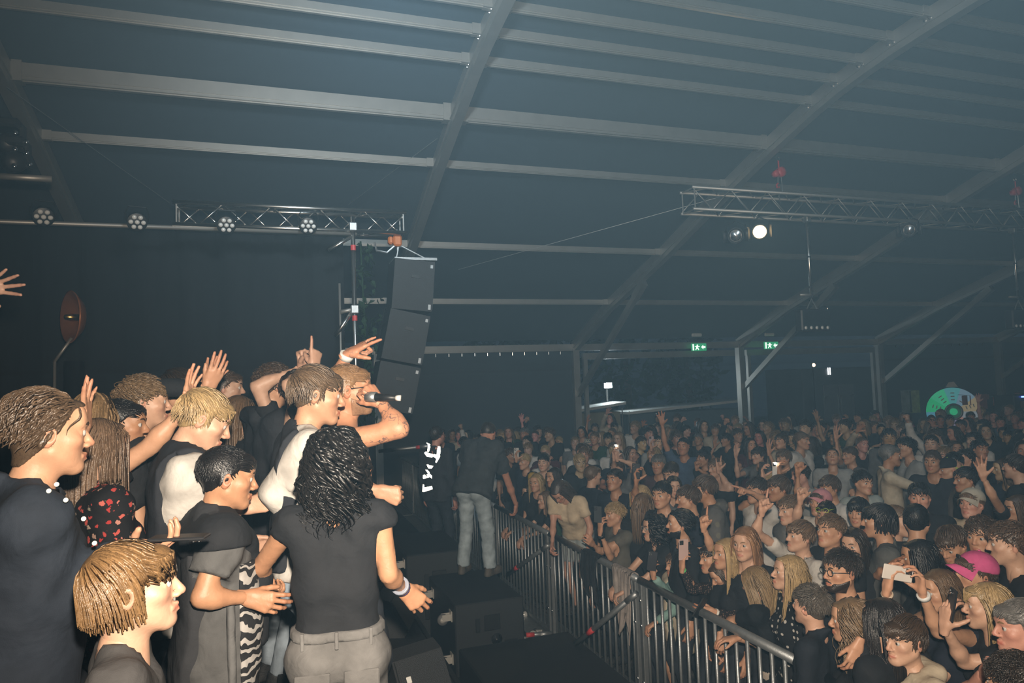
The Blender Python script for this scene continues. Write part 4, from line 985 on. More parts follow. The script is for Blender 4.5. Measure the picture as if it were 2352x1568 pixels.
    S.F = np.maximum(S.F, ln - z); S.F = np.maximum(S.F, np.abs(x) - .0795 - P['capo']*.5)
    cV, cQ = S.mesh()
    Q = np.concatenate([F, cQ + len(V)]); V = np.concatenate([V, cV]); rnd = np.concatenate([rnd, np.full(len(cV), .2)])
    if style == 'bun':
        S = SDF((-.06, -.2, .02), (.06, -.06, .15), .008); S.ell((0, -.125, .085), (.036, .034, .036), 0); bV, bQ = S.mesh()
        Q = np.concatenate([Q, bQ + len(V)]); V = np.concatenate([V, bV]); rnd = np.concatenate([rnd, rs.uniform(.3, .8, len(bV))])
    HAIR[key] = mk_mesh('hair_' + style, V, Q, [MAT['hair']], attrs={'rnd': rnd}); return HAIR[key]
def beard_mesh(lod, full=True):
    key = ('beard', lod, full)
    if key in HAIR: return HAIR[key]
    S = head_field(.0055 if lod < 2 else .012, (-.09, -.03, -.135), (.09, .13, .0)); S.F -= .0035
    x, y, z = S.x, S.y, S.z
    up = -.045 - .03*_ss(.03, .07, y) + .05*_ss(.06, .0, y)*1.0
    S.F = np.maximum(S.F, z - (-.032 - .45*np.clip(y, 0, .06) - .019*_ss(.036, .020, np.abs(x))*_ss(.05, .07, y)))
    S.F = np.maximum(S.F, -.0 - y); S.F = np.maximum(S.F, -.117 - z)
    S2 = S.F.copy(); V, Q = S.mesh()
    mst = SDF((-.04, .07, -.075), (.04, .12, -.04), .004 if lod < 2 else .008)
    mst.cap((-.024, .088, -.060), (0, .1, -.052), .004, .0055, .004); mst.cap((.024, .088, -.060), (0, .1, -.052), .004, .0055, .004)
    mV, mQ = mst.mesh()
    Q = np.concatenate([Q, mQ + len(V)]); V = np.concatenate([V, mV])
    HAIR[key] = mk_mesh('beard', V, Q, [MAT['hair']], attrs={'rnd': np.random.RandomState(3).uniform(.2, .7, len(V))}); return HAIR[key]
G = 'people standing on the stage'
# ------------------------------------------------------------------ people
ARMS = {  # right arm, person faces +y, sizes for a height of 1.75 m: wrist, elbow hint, hand pose, palm normal
    'down': ((.24, .05, .82), (.4, -1, 0), 'relax', (-1, 0, 0)),
    'hip': ((.22, .16, 1.02), (1, -.5, -.2), 'relax', (-1, 0, 0)),
    'rail': ((.10, .40, 1.08), (1, -.2, -.6), 'rail', (0, 0, -1)),
    'cross': ((-.06, .33, 1.10), (1, .1, -.5), 'relax', (-.3, 0, -1)),
    'up': ((.25, .16, 1.97), (.8, .3, -.2), 'open', (0, 1, 0)),
    'upf': ((.14, .42, 1.78), (1, -.2, -.4), 'open', (0, 1, -.2)),
    'fistup': ((.24, .24, 1.86), (1, .1, -.3), 'fist', (-.3, 1, 0)),
    'pointup': ((.18, .34, 1.80), (1, -.1, -.4), 'point', (0, 1, -.3)),
    'phone': ((.06, .36, 1.52), (1, -.1, -.8), 'phone', (-1, .2, 0)),
    'phoneup': ((.07, .34, 1.84), (1, -.1, -.3), 'phone', (-1, .2, 0)),
    'chin': ((.04, .18, 1.40), (.8, .3, -1), 'fist', (-.3, -1, 0)),
    'face': ((.10, .18, 1.55), (1, .3, -.6), 'flat', (-1, -.4, 0)),
    'clap': ((.035, .42, 1.28), (1, -.3, -.6), 'flat', (-1, 0, 0)),
    'fwd': ((.16, .50, 1.30), (.8, -.3, -.7), 'relax', (0, 0, -1)),
}
def ik(S, T, l1, l2, hint):
    d = T - S; L = np.linalg.norm(d); mx = (l1 + l2)*.995
    if L > mx: T = S + d*mx/L; d = T - S; L = mx
    L = max(L, abs(l1-l2)*1.05 + .02); u = d/np.linalg.norm(d)
    a = (l1*l1 - l2*l2 + L*L)/(2*L); h = math.sqrt(max(l1*l1 - a*a, 0))
    hv = np.array(hint, float); hv = hv - u*(hv @ u); hv /= np.linalg.norm(hv) + 1e-9
    return S + u*a + hv*h, T
def frame(fwd, palm):
    """hand frame: y along the fingers, -z out of the palm"""
    y = fwd/np.linalg.norm(fwd); z = -np.array(palm, float); z = z - y*(z @ y)
    if np.linalg.norm(z) < 1e-4: z = A(0, 0, 1) - y*y[2]
    z /= np.linalg.norm(z); x = np.cross(y, z); return np.stack([x, y, z], 1)
def rot_between(deg, ax):
    return np.array(Matrix.Rotation(math.radians(deg), 3, Vector(ax)))

def skeleton(H=1.75, lean=0., side=0., twist=0., head=(0, 0, 0), armR='down', armL='down', build=1., sh=1., legs=None, world=None, neckf=None):
    """joint positions in the person's frame (facing +y, right is +x); 'world' turns world points into that frame"""
    s = H/1.75; J = {'s': s, 'b': build*s}
    P = A(0, 0, .95)*s if not legs or 'pelvis' not in legs else np.array(legs['pelvis'], float)*s
    if legs and 'pelvis_w' in legs: P = world(legs['pelvis_w'])
    R = rotm(twist, -lean, side); J['P'] = P; J['R'] = R
    up = lambda x, y, z: P + R @ (A(x, y, z)*s)
    J['up'] = up; J['N'] = up(0, -.012, .515)
    Rh = rotm(*head) @ (rotm(twist*.6, -lean*.35, side*.4))
    J['Rh'] = Rh; J['HC'] = J['N'] + (R @ A(0, .028, .075) + Rh @ A(0, .012, .085))*s
    for nm, sg, arm in (('R', 1, armR), ('L', -1, armL)):
        S = up(sg*.178*sh, -.012, .462); J['S'+nm] = S
        spec = dict(arm) if isinstance(arm, dict) else {'p': arm}
        t, hint, hp, pn = ARMS[spec.get('p', 'down')]
        mir = A(sg, 1, 1); T = A(*t)*mir*s; hint = A(*hint)*mir; pn = A(*pn)*mir
        if 'p' not in spec or not spec.get('abs', False):
            T = T + (up(0, 0, .46) - A(0, 0, 1.41)*s)*.85   # arms follow the lean
        if 't' in spec: T = A(*spec['t'])*s
        if 'w' in spec: T = world(spec['w'])
        if 'hint' in spec: hint = A(*spec['hint'])
        if 'whint' in spec: hint = world(spec['whint']) - world(A(0, 0, 0))
        E, W = ik(S, T, spec.get('l1', .285)*s, spec.get('l2', .262)*s, hint)
        if 'e_w' in spec: E = world(spec['e_w']); W = T
        J['E'+nm] = E; J['W'+nm] = W
        fd = W - E
        if 'dir' in spec: fd = A(*spec['dir'])
        if 'wdir' in spec: fd = world(spec['wdir']) - world(A(0, 0, 0))
        if 'palm' in spec: pn = A(*spec['palm'])
        if 'wpalm' in spec: pn = world(spec['wpalm']) - world(A(0, 0, 0))
        J['HF'+nm] = frame(fd, pn); J['hp'+nm] = spec.get('hand', hp)
        hipo = P + (R if lean < 20 else rotm(twist, -lean*.4, side)) @ (A(sg*.088, 0, -.035)*s)
        J['HP'+nm] = hipo
        F = A(sg*.11, .0, .075)*s; K = None
        if legs and ('foot'+nm) in legs: F = A(*legs['foot'+nm])*s
        if legs and ('foot_w'+nm) in legs: F = world(legs['foot_w'+nm])
        kh = legs.get('knee', (0, 1, 0)) if legs else (0, 1, 0)
        K, F = ik(hipo, F, .435*s, .43*s, kh); J['K'+nm] = K; J['F'+nm] = F
    return J
def _bounds(pts, m):
    P = np.array(pts); return P.min(0) - m, P.max(0) + m
def torso_caps(J, off=0., bust=0.):
    s, up, b = J['s'], J['up'], J['b']; c = []
    q = b/s; wa = .86 if bust else 1.; ch = .93 if bust else 1.
    for sg in (-1, 1):
        c.append((up(sg*.080*q*ch, .004, .345), up(sg*.070*q*ch, .006, .21), .096*b*ch + off, .090*b*ch + off, .05))
        c.append((up(sg*.070*q*ch, .006, .21), up(sg*.058*q*wa, .010, .10), .090*b*ch + off, .086*b*wa + off, .05))
        c.append((up(sg*.058*q*wa, .008, .10), up(sg*.078*q, -.012, -.02), .086*b*wa + off, .100*b + off, .05))
        S = J['SR' if sg > 0 else 'SL']
        c.append((up(sg*.09, -.012, .425), S, .068*b + off, .056*b + off, .05))
        c.append((J['N'], up(sg*.13, -.016, .455), .046*b + off*.7, .046*b + off*.8, .04))
        if bust: c.append((up(sg*.075, .085, .30), up(sg*.075, .085, .295), .052*b + off, None, .04))
    return c
def put(S, caps):
    for a, b, ra, rb, k in caps: S.cap(a, b, ra, rb, k)
def wrinkle(S, amp, f=1., seed=0.):
    if amp <= 0: return
    x, y, z = S.x*f, S.y*f, S.z*f
    w = .8*np.sin(17*x + 6*np.sin(9*z + seed) + seed)*np.sin(13*z + 5*np.sin(11*y + seed*1.3))
    w = w + .55*np.sin(62*z + 26*x + 5*np.sin(13*y + seed) + 4*np.sin(10*x + 2*seed))*(.5 + .5*np.sin(8*z + 9*y + seed)) + .45*np.sin(48*z - 40*y + 4*np.sin(12*x + seed))*(.5 + .5*np.sin(11*x - 7*z + 2*seed))
    S.F = S.F + (amp*w).astype(np.float32)

def person(label, pos, yaw, H=1.75, skin=(.55, .34, .24), hair=('crop', (.09, .055, .03)), lod=1, top=('tee', (.05, .05, .06)), pants=('long', (.03, .035, .045)),
           shoes=(.03, .03, .03), group='people in the crowd', bust=0., beard=None, brow=None, name='person', topmat='cloth', pantsmat='denim', skinmat='skin', ink=None, hscale=1.0,
           loose=.0, hidden_legs=False, hem=None, fine=False, **pose):
    """builds one person: the body mesh is the top-level object, hair and clothes are its children"""
    z0 = pos[2]; rz = math.radians(yaw)
    cs, sn = math.cos(rz), math.sin(rz)
    Rw = np.array([[cs, -sn, 0], [sn, cs, 0], [0, 0, 1]]); org = np.array(pos, float)
    world = lambda p: Rw.T @ (np.asarray(p, float) - org)
    if 'headw' in pose:      # look direction given in the world: (target point, roll)
        pass
    J = skeleton(H, world=lambda p: world(p), **pose)
    s, b = J['s'], J['b']; h = (.0180, .030, .038)[lod]*max(s, .8)
    # ---- body: head, neck, torso, arms, (bare) legs as one skin
    kind, pc = pants; bare = kind in ('shorts', 'skirt')
    tk, tc = top
    pts = [J['P'], J['N'], J['HC']] + [J[k+m] for k in 'SEW' for m in 'RL'] + ([J[k+m] for k in 'KF' for m in 'RL'] if bare else [])
    lo, hi = _bounds(pts, .17*max(s, b)); S = SDF(lo, hi, h)
    put(S, torso_caps(J, 0 if tk == 'none' else -.012, bust))
    for m in 'RL':
        S.cap(J['S'+m], J['E'+m], .048*b, .037*b, .03); S.cap(J['E'+m], J['W'+m] - (J['W'+m]-J['E'+m])*.05, .037*b, .0250*b, .012)
        el = J['E'+m] + (J['W'+m]-J['E'+m])*.28; S.cap(el, el, .039*b, None, .03)
        if bare: S.cap(J['HP'+m], J['K'+m], .078*b, .052*b, .03); S.cap(J['K'+m], J['F'+m], .054*b, .036*b, .02)
    nk = J['HC'] + J['Rh'] @ A(0, -.028, -.10)*s; S.cap(J['N'] - J['R'] @ A(0, 0, .03)*s, nk, .060*s, .053*s, .03)
    V, Q = S.mesh(); I = np.zeros(len(Q), int); lip = np.zeros(len(V)); inkv = None
    if ink: inkv = ink(V, J)
    hV, hQ, hI, hL = head_mesh(3 if fine else lod)
    hs = s**.55*hscale; J['hs'] = hs
    parts = [(J['HC'] + (hV*hs) @ J['Rh'].T, hQ, hI, hL)]
    for m, sg in (('R', 1), ('L', -1)):
        aV, aQ, aL = hand_mesh(J['hp'+m], lod); aV = aV*A(sg, 1, 1)*s**.7; aQ = aQ if sg > 0 else aQ[:, ::-1]
        parts.append((J['W'+m] + aV @ J['HF'+m].T, aQ, np.zeros(len(aQ), int), aL))
    for pV, pQ, pI, pL in parts:
        Q = np.concatenate([Q, pQ + len(V)]); I = np.concatenate([I, pI]); lip = np.concatenate([lip, pL]); V = np.concatenate([V, pV])
    dark = sum(hair[1]) < .30
    at = {'lip': lip}
    if ink: at['ink'] = np.concatenate([inkv, np.zeros(len(V) - len(inkv))]); at['ink'] = ink(V, J)
    me = mk_mesh(name, V, Q, [MAT[skinmat], MAT['eye_white'], MAT['iris'], MAT[brow or ('brow_dark' if dark else 'brow_fair')]], I, attrs=at)
    o = link(name, me, None, skin); o.location = org; o.rotation_euler = (0, 0, rz)
    tag(o, label, 'person', group)
    # ---- hair
    Mh = Matrix.Translation(Vector(J['HC'])) @ Matrix(J['Rh'].tolist()).to_4x4() @ Matrix.Scale(hs*1.0, 4)
    J['Mh'] = Mh
    if hair[0]:
        ho = link('hair', hair_mesh(hair[0], lod), o, hair[1]); ho.matrix_local = Mh
    if beard is not None:
        bo = link('beard', beard_mesh(lod), o, beard); bo.matrix_local = Mh
    sd = (sum(ord(c) for c in label) % 97)*.37
    # ---- top
    if tk != 'none':
        off = .010 + loose
        sleeve = {'tee': .62, 'tank': .0, 'cap': .22, 'long': 9., 'hoodie': 9., 'jacket': 9., 'shirt': 9.}[tk]
        pts = [J['P'] - A(0, 0, .14)*s, J['N']] + [J['S'+m] for m in 'RL'] + ([J['E'+m] for m in 'RL'] if sleeve > .3 else []) + ([J['W'+m] for m in 'RL'] if sleeve > 1 else [])
        lo, hi = _bounds(pts, .20*max(s, b)); T = SDF(lo, hi, h)
        caps = torso_caps(J, off, bust); put(T, caps)
        # hem hanging over the hips
        for sg in (-1, 1):
            T.cap(J['up'](sg*.062, .006, .1 if not bust else .0), J['up'](sg*.080, -.014, -.13), (.096 if not bust else .102)*b + off, .113*b + off, .05)
        thick = {'hoodie': .018, 'jacket': .016, 'long': .006, 'shirt': .010}.get(tk, .008) + loose*.6
        for m in 'RL':
            if sleeve > 1:
                T.cap(J['S'+m], J['E'+m], .050*b + thick, .042*b + thick, .04); T.cap(J['E'+m], J['E'+m]*.12 + J['W'+m]*.88, .044*b + thick, .033*b + thick, .015)
            elif sleeve > .3:
                e = J['S'+m] + (J['E'+m]-J['S'+m])*(sleeve + .25); T.cap(J['S'+m], e, .052*b + thick, .050*b + thick*1.8, .04)
            elif sleeve > .1:
                e = J['S'+m] + (J['E'+m]-J['S'+m])*sleeve; T.cap(J['S'+m], e, .046*b + thick, .045*b + thick, .03)
        if tk == 'hoodie':
            N = J['N']; c = J['R'] @ A(0, -.085, .0)*s
            T.cap(N + c + J['R'] @ A(-.07, 0, .0)*s, N + c + J['R'] @ A(.07, 0, 0)*s, .05*s, .05*s, .03)
            for sg in (-1, 1): T.cap(N + c*.9 + J['R'] @ A(sg*.07, 0, 0)*s, N + J['R'] @ A(sg*.055, .075, -.055)*s, .042*s, .03*s, .03)
        if tk in ('shirt', 'jacket'):
            N = J['N']
            for sg in (-1, 1):
                for t0, t1 in ((0., .5), (.5, 1.)):
                    q = lambda t: N + J['R'] @ A(sg*.072*math.sin(math.pi*(.08 + .92*t)), -.066 + .140*t, .045 - .055*t)*s
                    T.cap(q(t0), q(t1), .020*s, .020*s, .010)
        wrinkle(T, (.0052 if lod < 2 else .003)*(1 + loose*25), 1./s, sd)
        # neckline, sleeve ends, hem
        nkd = {'tee': .058, 'tank': .075, 'cap': .064, 'long': .057, 'hoodie': .058, 'jacket': .058, 'shirt': .056}[tk]*s
        T.cap(J['N'] - J['R'] @ A(0, -.015, .012 if tk != 'tank' else .05)*s, nk + J['Rh'] @ A(0, 0, .12)*s, nkd, nkd*1.05, .012, 's')
        T.cut(J['up'](0, 0, hem if hem is not None else -.115 if tk != 'tank' else -.06), -J['R'][:, 2])
        for m in 'RL':
            if sleeve <= 1:
                u = J['E'+m] - J['S'+m]; L = np.linalg.norm(u); u /= L
                if sleeve > .1:
                    p = J['S'+m] + u*L*sleeve; T_ = (T.x-p[0])*u[0] + (T.y-p[1])*u[1] + (T.z-p[2])*u[2]
                    # only around this arm
                    dist = np.sqrt((T.x-p[0])**2 + (T.y-p[1])**2 + (T.z-p[2])**2)
                    out = J['R'] @ A(1 if m == 'R' else -1, 0, 0); lat = (T.x-J['P'][0])*out[0] + (T.y-J['P'][1])*out[1] + (T.z-J['P'][2])*out[2]
                    ax = np.sqrt(np.maximum(dist**2 - T_**2, 0))
                    near = (ax < .088*b + thick) & (T_ < L) & ((lat > .165*b) | (u[2] > -.45) | (u @ J['R'][:, 1] > .6))
                    T.F = np.where(near, np.maximum(T.F, T_.astype(np.float32)), T.F)
            else:
                p = J['E'+m]*.1 + J['W'+m]*.9; u = J['W'+m] - J['E'+m]; u /= np.linalg.norm(u)
                dist = np.sqrt((T.x-p[0])**2 + (T.y-p[1])**2 + (T.z-p[2])**2)
                T.F = np.where(dist < .09*s, np.maximum(T.F, ((T.x-p[0])*u[0] + (T.y-p[1])*u[1] + (T.z-p[2])*u[2]).astype(np.float32)), T.F)
        V, Q = T.mesh()
        nm = {'tee': 't_shirt', 'tank': 'tank_top', 'cap': 'sleeveless_top', 'long': 'sweater', 'hoodie': 'hoodie', 'jacket': 'jacket', 'shirt': 'shirt'}[tk]
        link(nm, mk_mesh(nm, V, Q, [MAT[topmat]]), o, tc)
    # ---- trousers
    if not hidden_legs or kind != 'none':
        pts = [J['P'] + A(0, 0, .08)*s] + [J[k+m] for k in ('HP', 'K', 'F') for m in 'RL']
        lo, hi = _bounds(pts, .15*max(s, b)); T = SDF(lo, hi, h*(1.0 if group == G else 1.35))
        po = .006
        for sg, m in ((1, 'R'), (-1, 'L')):
            T.cap(J['up'](sg*.06, .004, .07), J['up'](sg*.078, -.012, -.02), .082*b + po, .100*b + po, .04)
            T.cap(J['up'](sg*.075, -.03, -.05), J['HP'+m], .096*b + po, .088*b + po, .04)
            end = 1. if kind in ('long', 'wide', 'straight') else .62
            fl = {'long': .056, 'straight': .064, 'wide': .088, 'shorts': .095, 'skirt': .1}[kind]*b
            T.cap(J['HP'+m], J['K'+m], .086*b + po, (.062 if kind != 'wide' else .082)*b + po, .045)
            if end == 1.: T.cap(J['K'+m], J['F'+m], (.062 if kind != 'wide' else .082)*b + po, fl + po*.5, .03)
        wrinkle(T, .0045 if lod < 2 else .002, 1./s, sd+1)
        T.cut(J['up'](0, 0, .085), J['R'][:, 2])
        for m in 'RL':
            if kind in ('shorts', 'skirt'):
                u = J['K'+m] - J['HP'+m]; L = np.linalg.norm(u); u /= L; p = J['HP'+m] + u*L*.72
            else:
                u = J['F'+m] - J['K'+m]; L = np.linalg.norm(u); u /= L; p = J['K'+m] + u*(L - .01)
            dist = np.sqrt((T.x-p[0])**2 + (T.y-p[1])**2 + (T.z-p[2])**2)
            T.F = np.where(dist < (.18 if end == 1. else .26)*s, np.maximum(T.F, ((T.x-p[0])*u[0] + (T.y-p[1])*u[1] + (T.z-p[2])*u[2]).astype(np.float32)), T.F)
        V, Q = T.mesh(); nm = 'trousers' if end == 1. else 'shorts'
        link(nm, mk_mesh(nm, V, Q, [MAT[pantsmat]]), o, pc)
    for m in 'RL':
        so = link('shoe', shoe_mesh(), o, shoes); f = J['F'+m]; so.location = Vector((f[0], f[1], max(f[2] - .075*s, 0.0))); so.scale = (s, s, s)
        so.rotation_euler = (0, 0, math.radians(-8 if m == 'R' else 8))
    J['obj'] = o; J['Rw'] = Rw; J['org'] = org; J['toworld'] = lambda p: org + Rw @ np.asarray(p, float)
    return J
SHOE = []
def shoe_mesh():
    if not SHOE:
        S = SDF((-.07, -.11, -.02), (.07, .24, .14), .011)
        S.ell((0, .13, .045), (.046, .075, .042), .03); S.ell((0, -.02, .05), (.038, .06, .05), .03); S.cap((0, -.02, .06), (0, -.03, .1), .036, .04, .03)
        S.cap((0, -.05, .02), (0, .15, .02), .04, .045, .01); S.cut((0, 0, .0), (0, 0, -1)); S.cut((0, 0, .115), (0, 0, 1))
        V, Q = S.mesh(); SHOE.append(mk_mesh('shoe', V, Q, [MAT['shoe']]))
    return SHOE[0]
# ------------------------------------------------------------------ placing people by the pixel of their head
BLK, DBR, BRN, LBR, DBL, BLO, GRY, RED = (.012, .010, .010), (.030, .019, .012), (.075, .045, .026), (.15, .092, .05), (.25, .16, .08), (.42, .29, .14), (.15, .14, .13), (.24, .10, .045)
BK, NV, WH, CR, GY, OL, GN, TE, YE, LG = (.014, .015, .018), (.014, .018, .03), (.56, .53, .49), (.50, .42, .31), (.13, .13, .13), (.115, .105, .085), (.02, .06, .035), (.22, .36, .33), (.5, .3, .04), (.30, .30, .29)
SKN, SKT, SKP = (.54, .30, .185), (.46, .24, .135), (.60, .36, .245)
PEOPLE = []          # (head world position, depth) of everybody placed
def yaw_of(P, phi):
    v = np.array(P[:2]) - CAM[:2]; v = v/np.linalg.norm(v); r = A(v[1], -v[0]); f = -v*math.cos(math.radians(phi)) + r*math.sin(math.radians(phi))
    return math.degrees(math.atan2(-f[0], f[1]))
def stage_yaw(P, tgt=(.6, 3.6)):
    f = A(*tgt) - np.array(P[:2]); return math.degrees(math.atan2(-f[0], f[1]))
def arm_px(spec, d):
    if isinstance(spec, dict):
        s = dict(spec)
        for k in ('w', 'e_w'):
            if k in s and len(s[k]) == 3 and not isinstance(s[k], np.ndarray): s[k] = at_depth(s[k][0], s[k][1], d + s[k][2])
        if 'wdir' in s and not isinstance(s['wdir'], np.ndarray): s['wdir'] = RT*s['wdir'][0] + UP*s['wdir'][1] + FW*s['wdir'][2]
        if 'wpalm' in s and not isinstance(s['wpalm'], np.ndarray): s['wpalm'] = RT*s['wpalm'][0] + UP*s['wpalm'][1] + FW*s['wpalm'][2]
        return s
    return spec
def at(label, px, py, depth=None, H=1.75, z0=0., phi=None, dyaw=0., xw=None, **kw):
    """person whose head centre shows at (px, py); either the depth or the height is known"""
    pk = {k: kw[k] for k in ('lean', 'side', 'twist', 'head') if k in kw}
    lg = kw.get('legs'); J0 = skeleton(1.75, legs={k: v for k, v in lg.items() if k == 'pelvis'} if lg else None, **pk); ratio = J0['HC'][2]/1.75
    if depth is not None:
        T = at_depth(px, py, depth); H = (T[2] - z0)/ratio
    else:
        T = at_z(px, py, z0 + ratio*H)
        if xw is None and z0 == 0. and T[1] > 2.2:
            xm = 3.13 if T[1] > 3.2 else 2.85
            if T[0] < xm: xw = xm
        if xw is not None:
            T = at_x(px, py, xw); H = (T[2] - z0)/ratio
    d = float((T - CAM) @ FW)
    yaw = (yaw_of(T, phi) if phi is not None else stage_yaw(T)) + dyaw
    c, s = math.cos(math.radians(yaw)), math.sin(math.radians(yaw)); hc = J0['HC']*H/1.75
    pos = (T[0] - (c*hc[0] - s*hc[1]), T[1] - (s*hc[0] + c*hc[1]), z0)
    for k in ('armR', 'armL'):
        if k in kw: kw[k] = arm_px(kw[k], d)
    J = person(label, pos, yaw, H, **kw); PEOPLE.append((J['toworld'](J['HC']), d, px, py)); J['d'] = d
    return J
def band(J, m, t, color, name='bracelet', r=.031, w=.012, mat='plastic'):
    E, W = J['E'+m], J['W'+m]; u = (W-E)/np.linalg.norm(W-E); c = E + (W-E)*t; s = J['s']
    F = frame(u, A(0, 0, 1) if abs(u[2]) < .9 else A(1, 0, 0)); prof = [(r*s - .004, -w/2), (r*s, -w/2), (r*s, w/2), (r*s - .004, w/2)]
    M = np.stack([F[:, 2], F[:, 0], F[:, 1]], 1); m_ = MB().lathe(prof, 16, c, M); o = m_.build(name, MAT[mat], J['obj'], True, color); return o
def onhead(J, name, me, color=None, dz=0.):
    o = link(name, me, J['obj'], color); o.matrix_local = J['Mh']; return o
GL = {}
def glasses(J, color=(.02, .02, .02), name='glasses', thick=.0022):
    if 'g' not in GL:
        m = MB()
        for sx in (-1, 1):
            m.tube([(sx*.034 + .024*math.cos(a), .102 - .10*(abs(.024*math.cos(a)*sx + .034) - .03)**2*8, .002 + .019*math.sin(a)) for a in np.linspace(0, 2*math.pi, 17)[:-1]], .0026, 6, closed=True)
            m.tube([(sx*.058, .098, .008), (sx*.074, .06, .010), (sx*.080, -.005, .008)], .0024, 6)
        m.tube([(-.010, .104, .006), (0, .107, .009), (.010, .104, .006)], .0024, 6)
        GL['g'] = m.mesh('glasses', MAT['plastic'], True)
    return onhead(J, name, GL['g'], color)
def cap_on(J, color, brim, back=False, lod=1):
    if 'cap' not in GL:
        S = SDF((-.11, -.14, .0), (.11, .14, .16), .007); S.ell((0, -.018, .050), (.087, .107, .090), 0); S.cut((0, 0, .040), (0, .12, -1)); V, Q = S.mesh(); GL['cap'] = mk_mesh('cap_crown', V, Q, [MAT['cloth']])
        V = []; F = []; n = 13
        for k, (r0, dz) in enumerate(((.0, 0.), (1., 0.))):
            for lay in (0, .005):
                for i in range(n):
                    a = math.radians(-62 + 124*i/(n-1)); x, y = math.sin(a), math.cos(a)
                    V.append((x*(.085 + r0*.004), -.018 + y*.10 + r0*.075*max(0, y), .052 - r0*.012 - .10*(x*.8)**2*r0 + lay - .012*(1-y)))
        for i in range(n-1): F += [(i, i+1, 2*n+i+1, 2*n+i), (n+i, 3*n+i, 3*n+i+1, n+i+1), (2*n+i, 2*n+i+1, 3*n+i+1, 3*n+i)]
        GL['brim'] = mk_mesh('cap_brim', np.array(V), [np.array(F)], [MAT['cloth']])
        GL['button'] = MB().lathe([(.008, 0), (.006, .006), (0, .008)], 8, (0, -.018, .139)).mesh('cap_button', MAT['cloth'])
    o = onhead(J, 'cap', GL['cap'], color); 
    for nm, k, col in (('cap_brim', 'brim', brim), ('cap_button', 'button', brim)):
        q = link(nm, GL[k], o, col)
    if back: o.matrix_local = J['Mh'] @ Matrix.Rotation(math.pi, 4, 'Z')
    return o
PH = {}
def phone(c, up, nrm, color, label, lit=False, case=None):
    """a phone held in somebody's hand: screen faces nrm"""
    up = np.array(up, float); up /= np.linalg.norm(up); n = np.array(nrm, float); n -= up*(n @ up); n /= np.linalg.norm(n); M = np.stack([np.cross(up, -n), -n, up], 1)
    t = empty('phone', c); t.matrix_world = Matrix.Translation(Vector(c)) @ Matrix(M.tolist()).to_4x4(); tag(t, label, 'phone', 'phones held up')
    if not PH:
        PH['body'] = MB().bbox((0, 0, 0), (.074, .009, .152), .003).mesh('body', MAT['plastic']); PH['screen'] = MB().bbox((0, -.0046, 0), (.068, .001, .144), .0004).mesh('screen', MAT['black_plastic'])
        PH['cam'] = MB().bbox((-.018, .0055, .052), (.030, .003, .032), .001).mesh('camera_block', MAT['black_plastic']); PH['lens'] = MB().lathe([(.006, 0), (.006, .002), (0, .0025)], 10, M=rotm(0, -90, 0)).mesh('lens', MAT['chrome'])
        simple('torch', (1, 1, 1), .3, emit=(1, .9, .7), estr=60); PH['torch'] = MB().lathe([(.007, 0), (.007, .003), (0, .004)], 10, M=rotm(0, -90, 0)).mesh('torch', MAT['torch'])
    link('body', PH['body'], t, color); link('screen', PH['screen'], t); cb = link('camera_block', PH['cam'], t)
    for dx, dz in ((-.025, .06), (-.025, .045), (-.011, .052)): q = link('lens', PH['lens'], cb); q.location = (dx, .0072, dz)
    if lit: q = link('torch', PH['torch'], t); q.location = (-.010, .0075, .064); q.scale = (1.6, 1.6, 1.6)
    return t
def palm_w(J, m, f=.085, d=-.030):
    return J['toworld'](J['W'+m] + J['HF'+m] @ A(0, f, d)*J['s']**.7)
def dirw(J, v): return J['Rw'] @ np.asarray(v, float)
def garment(J, name, color, off, keep, mat='cloth', h=.013, extra=(), wr=.003):
    """an extra layer over the torso, cut by keep(x, y, z) in torso coordinates (metres for 1.75 m)"""
    s = J['s']; pts = [J['P'] - A(0, 0, .14)*s, J['N'], J['SR'], J['SL']] + [e[0] for e in extra] + [e[1] for e in extra]
    lo, hi = _bounds(pts, .22*s); T = SDF(lo, hi, h); put(T, torso_caps(J, off)); 
    for sg in (-1, 1): T.cap(J['up'](sg*.062, .006, .1), J['up'](sg*.080, -.014, -.13), .096*J['b'] + off, .113*J['b'] + off, .05)
    for m in 'RL': T.cap(J['S'+m], J['S'+m] + (J['E'+m]-J['S'+m])*.3, .06*J['b'] + off*.6, .058*J['b'] + off*.6, .04)
    wrinkle(T, wr, 1./s, len(name)); R = J['R']; P = J['P']
    gx, gy, gz = T.x - P[0], T.y - P[1], T.z - P[2]; L = [(R[0, i]*gx + R[1, i]*gy + R[2, i]*gz)/s for i in range(3)]
    T.F = np.maximum(T.F, keep(*L).astype(np.float32)*s)
    nk = J['HC'] + J['Rh'] @ A(0, -.028, -.10)*s; T.cap(J['N'] - R @ A(0, -.02, .02)*s, nk + J['Rh'] @ A(0, 0, .1)*s, .060*s, .064*s, .01, 's')
    for e in extra: T.cap(*e)
    V, Q = T.mesh(); return link(name, mk_mesh(name, V, Q, [MAT[mat]]), J['obj'], color)

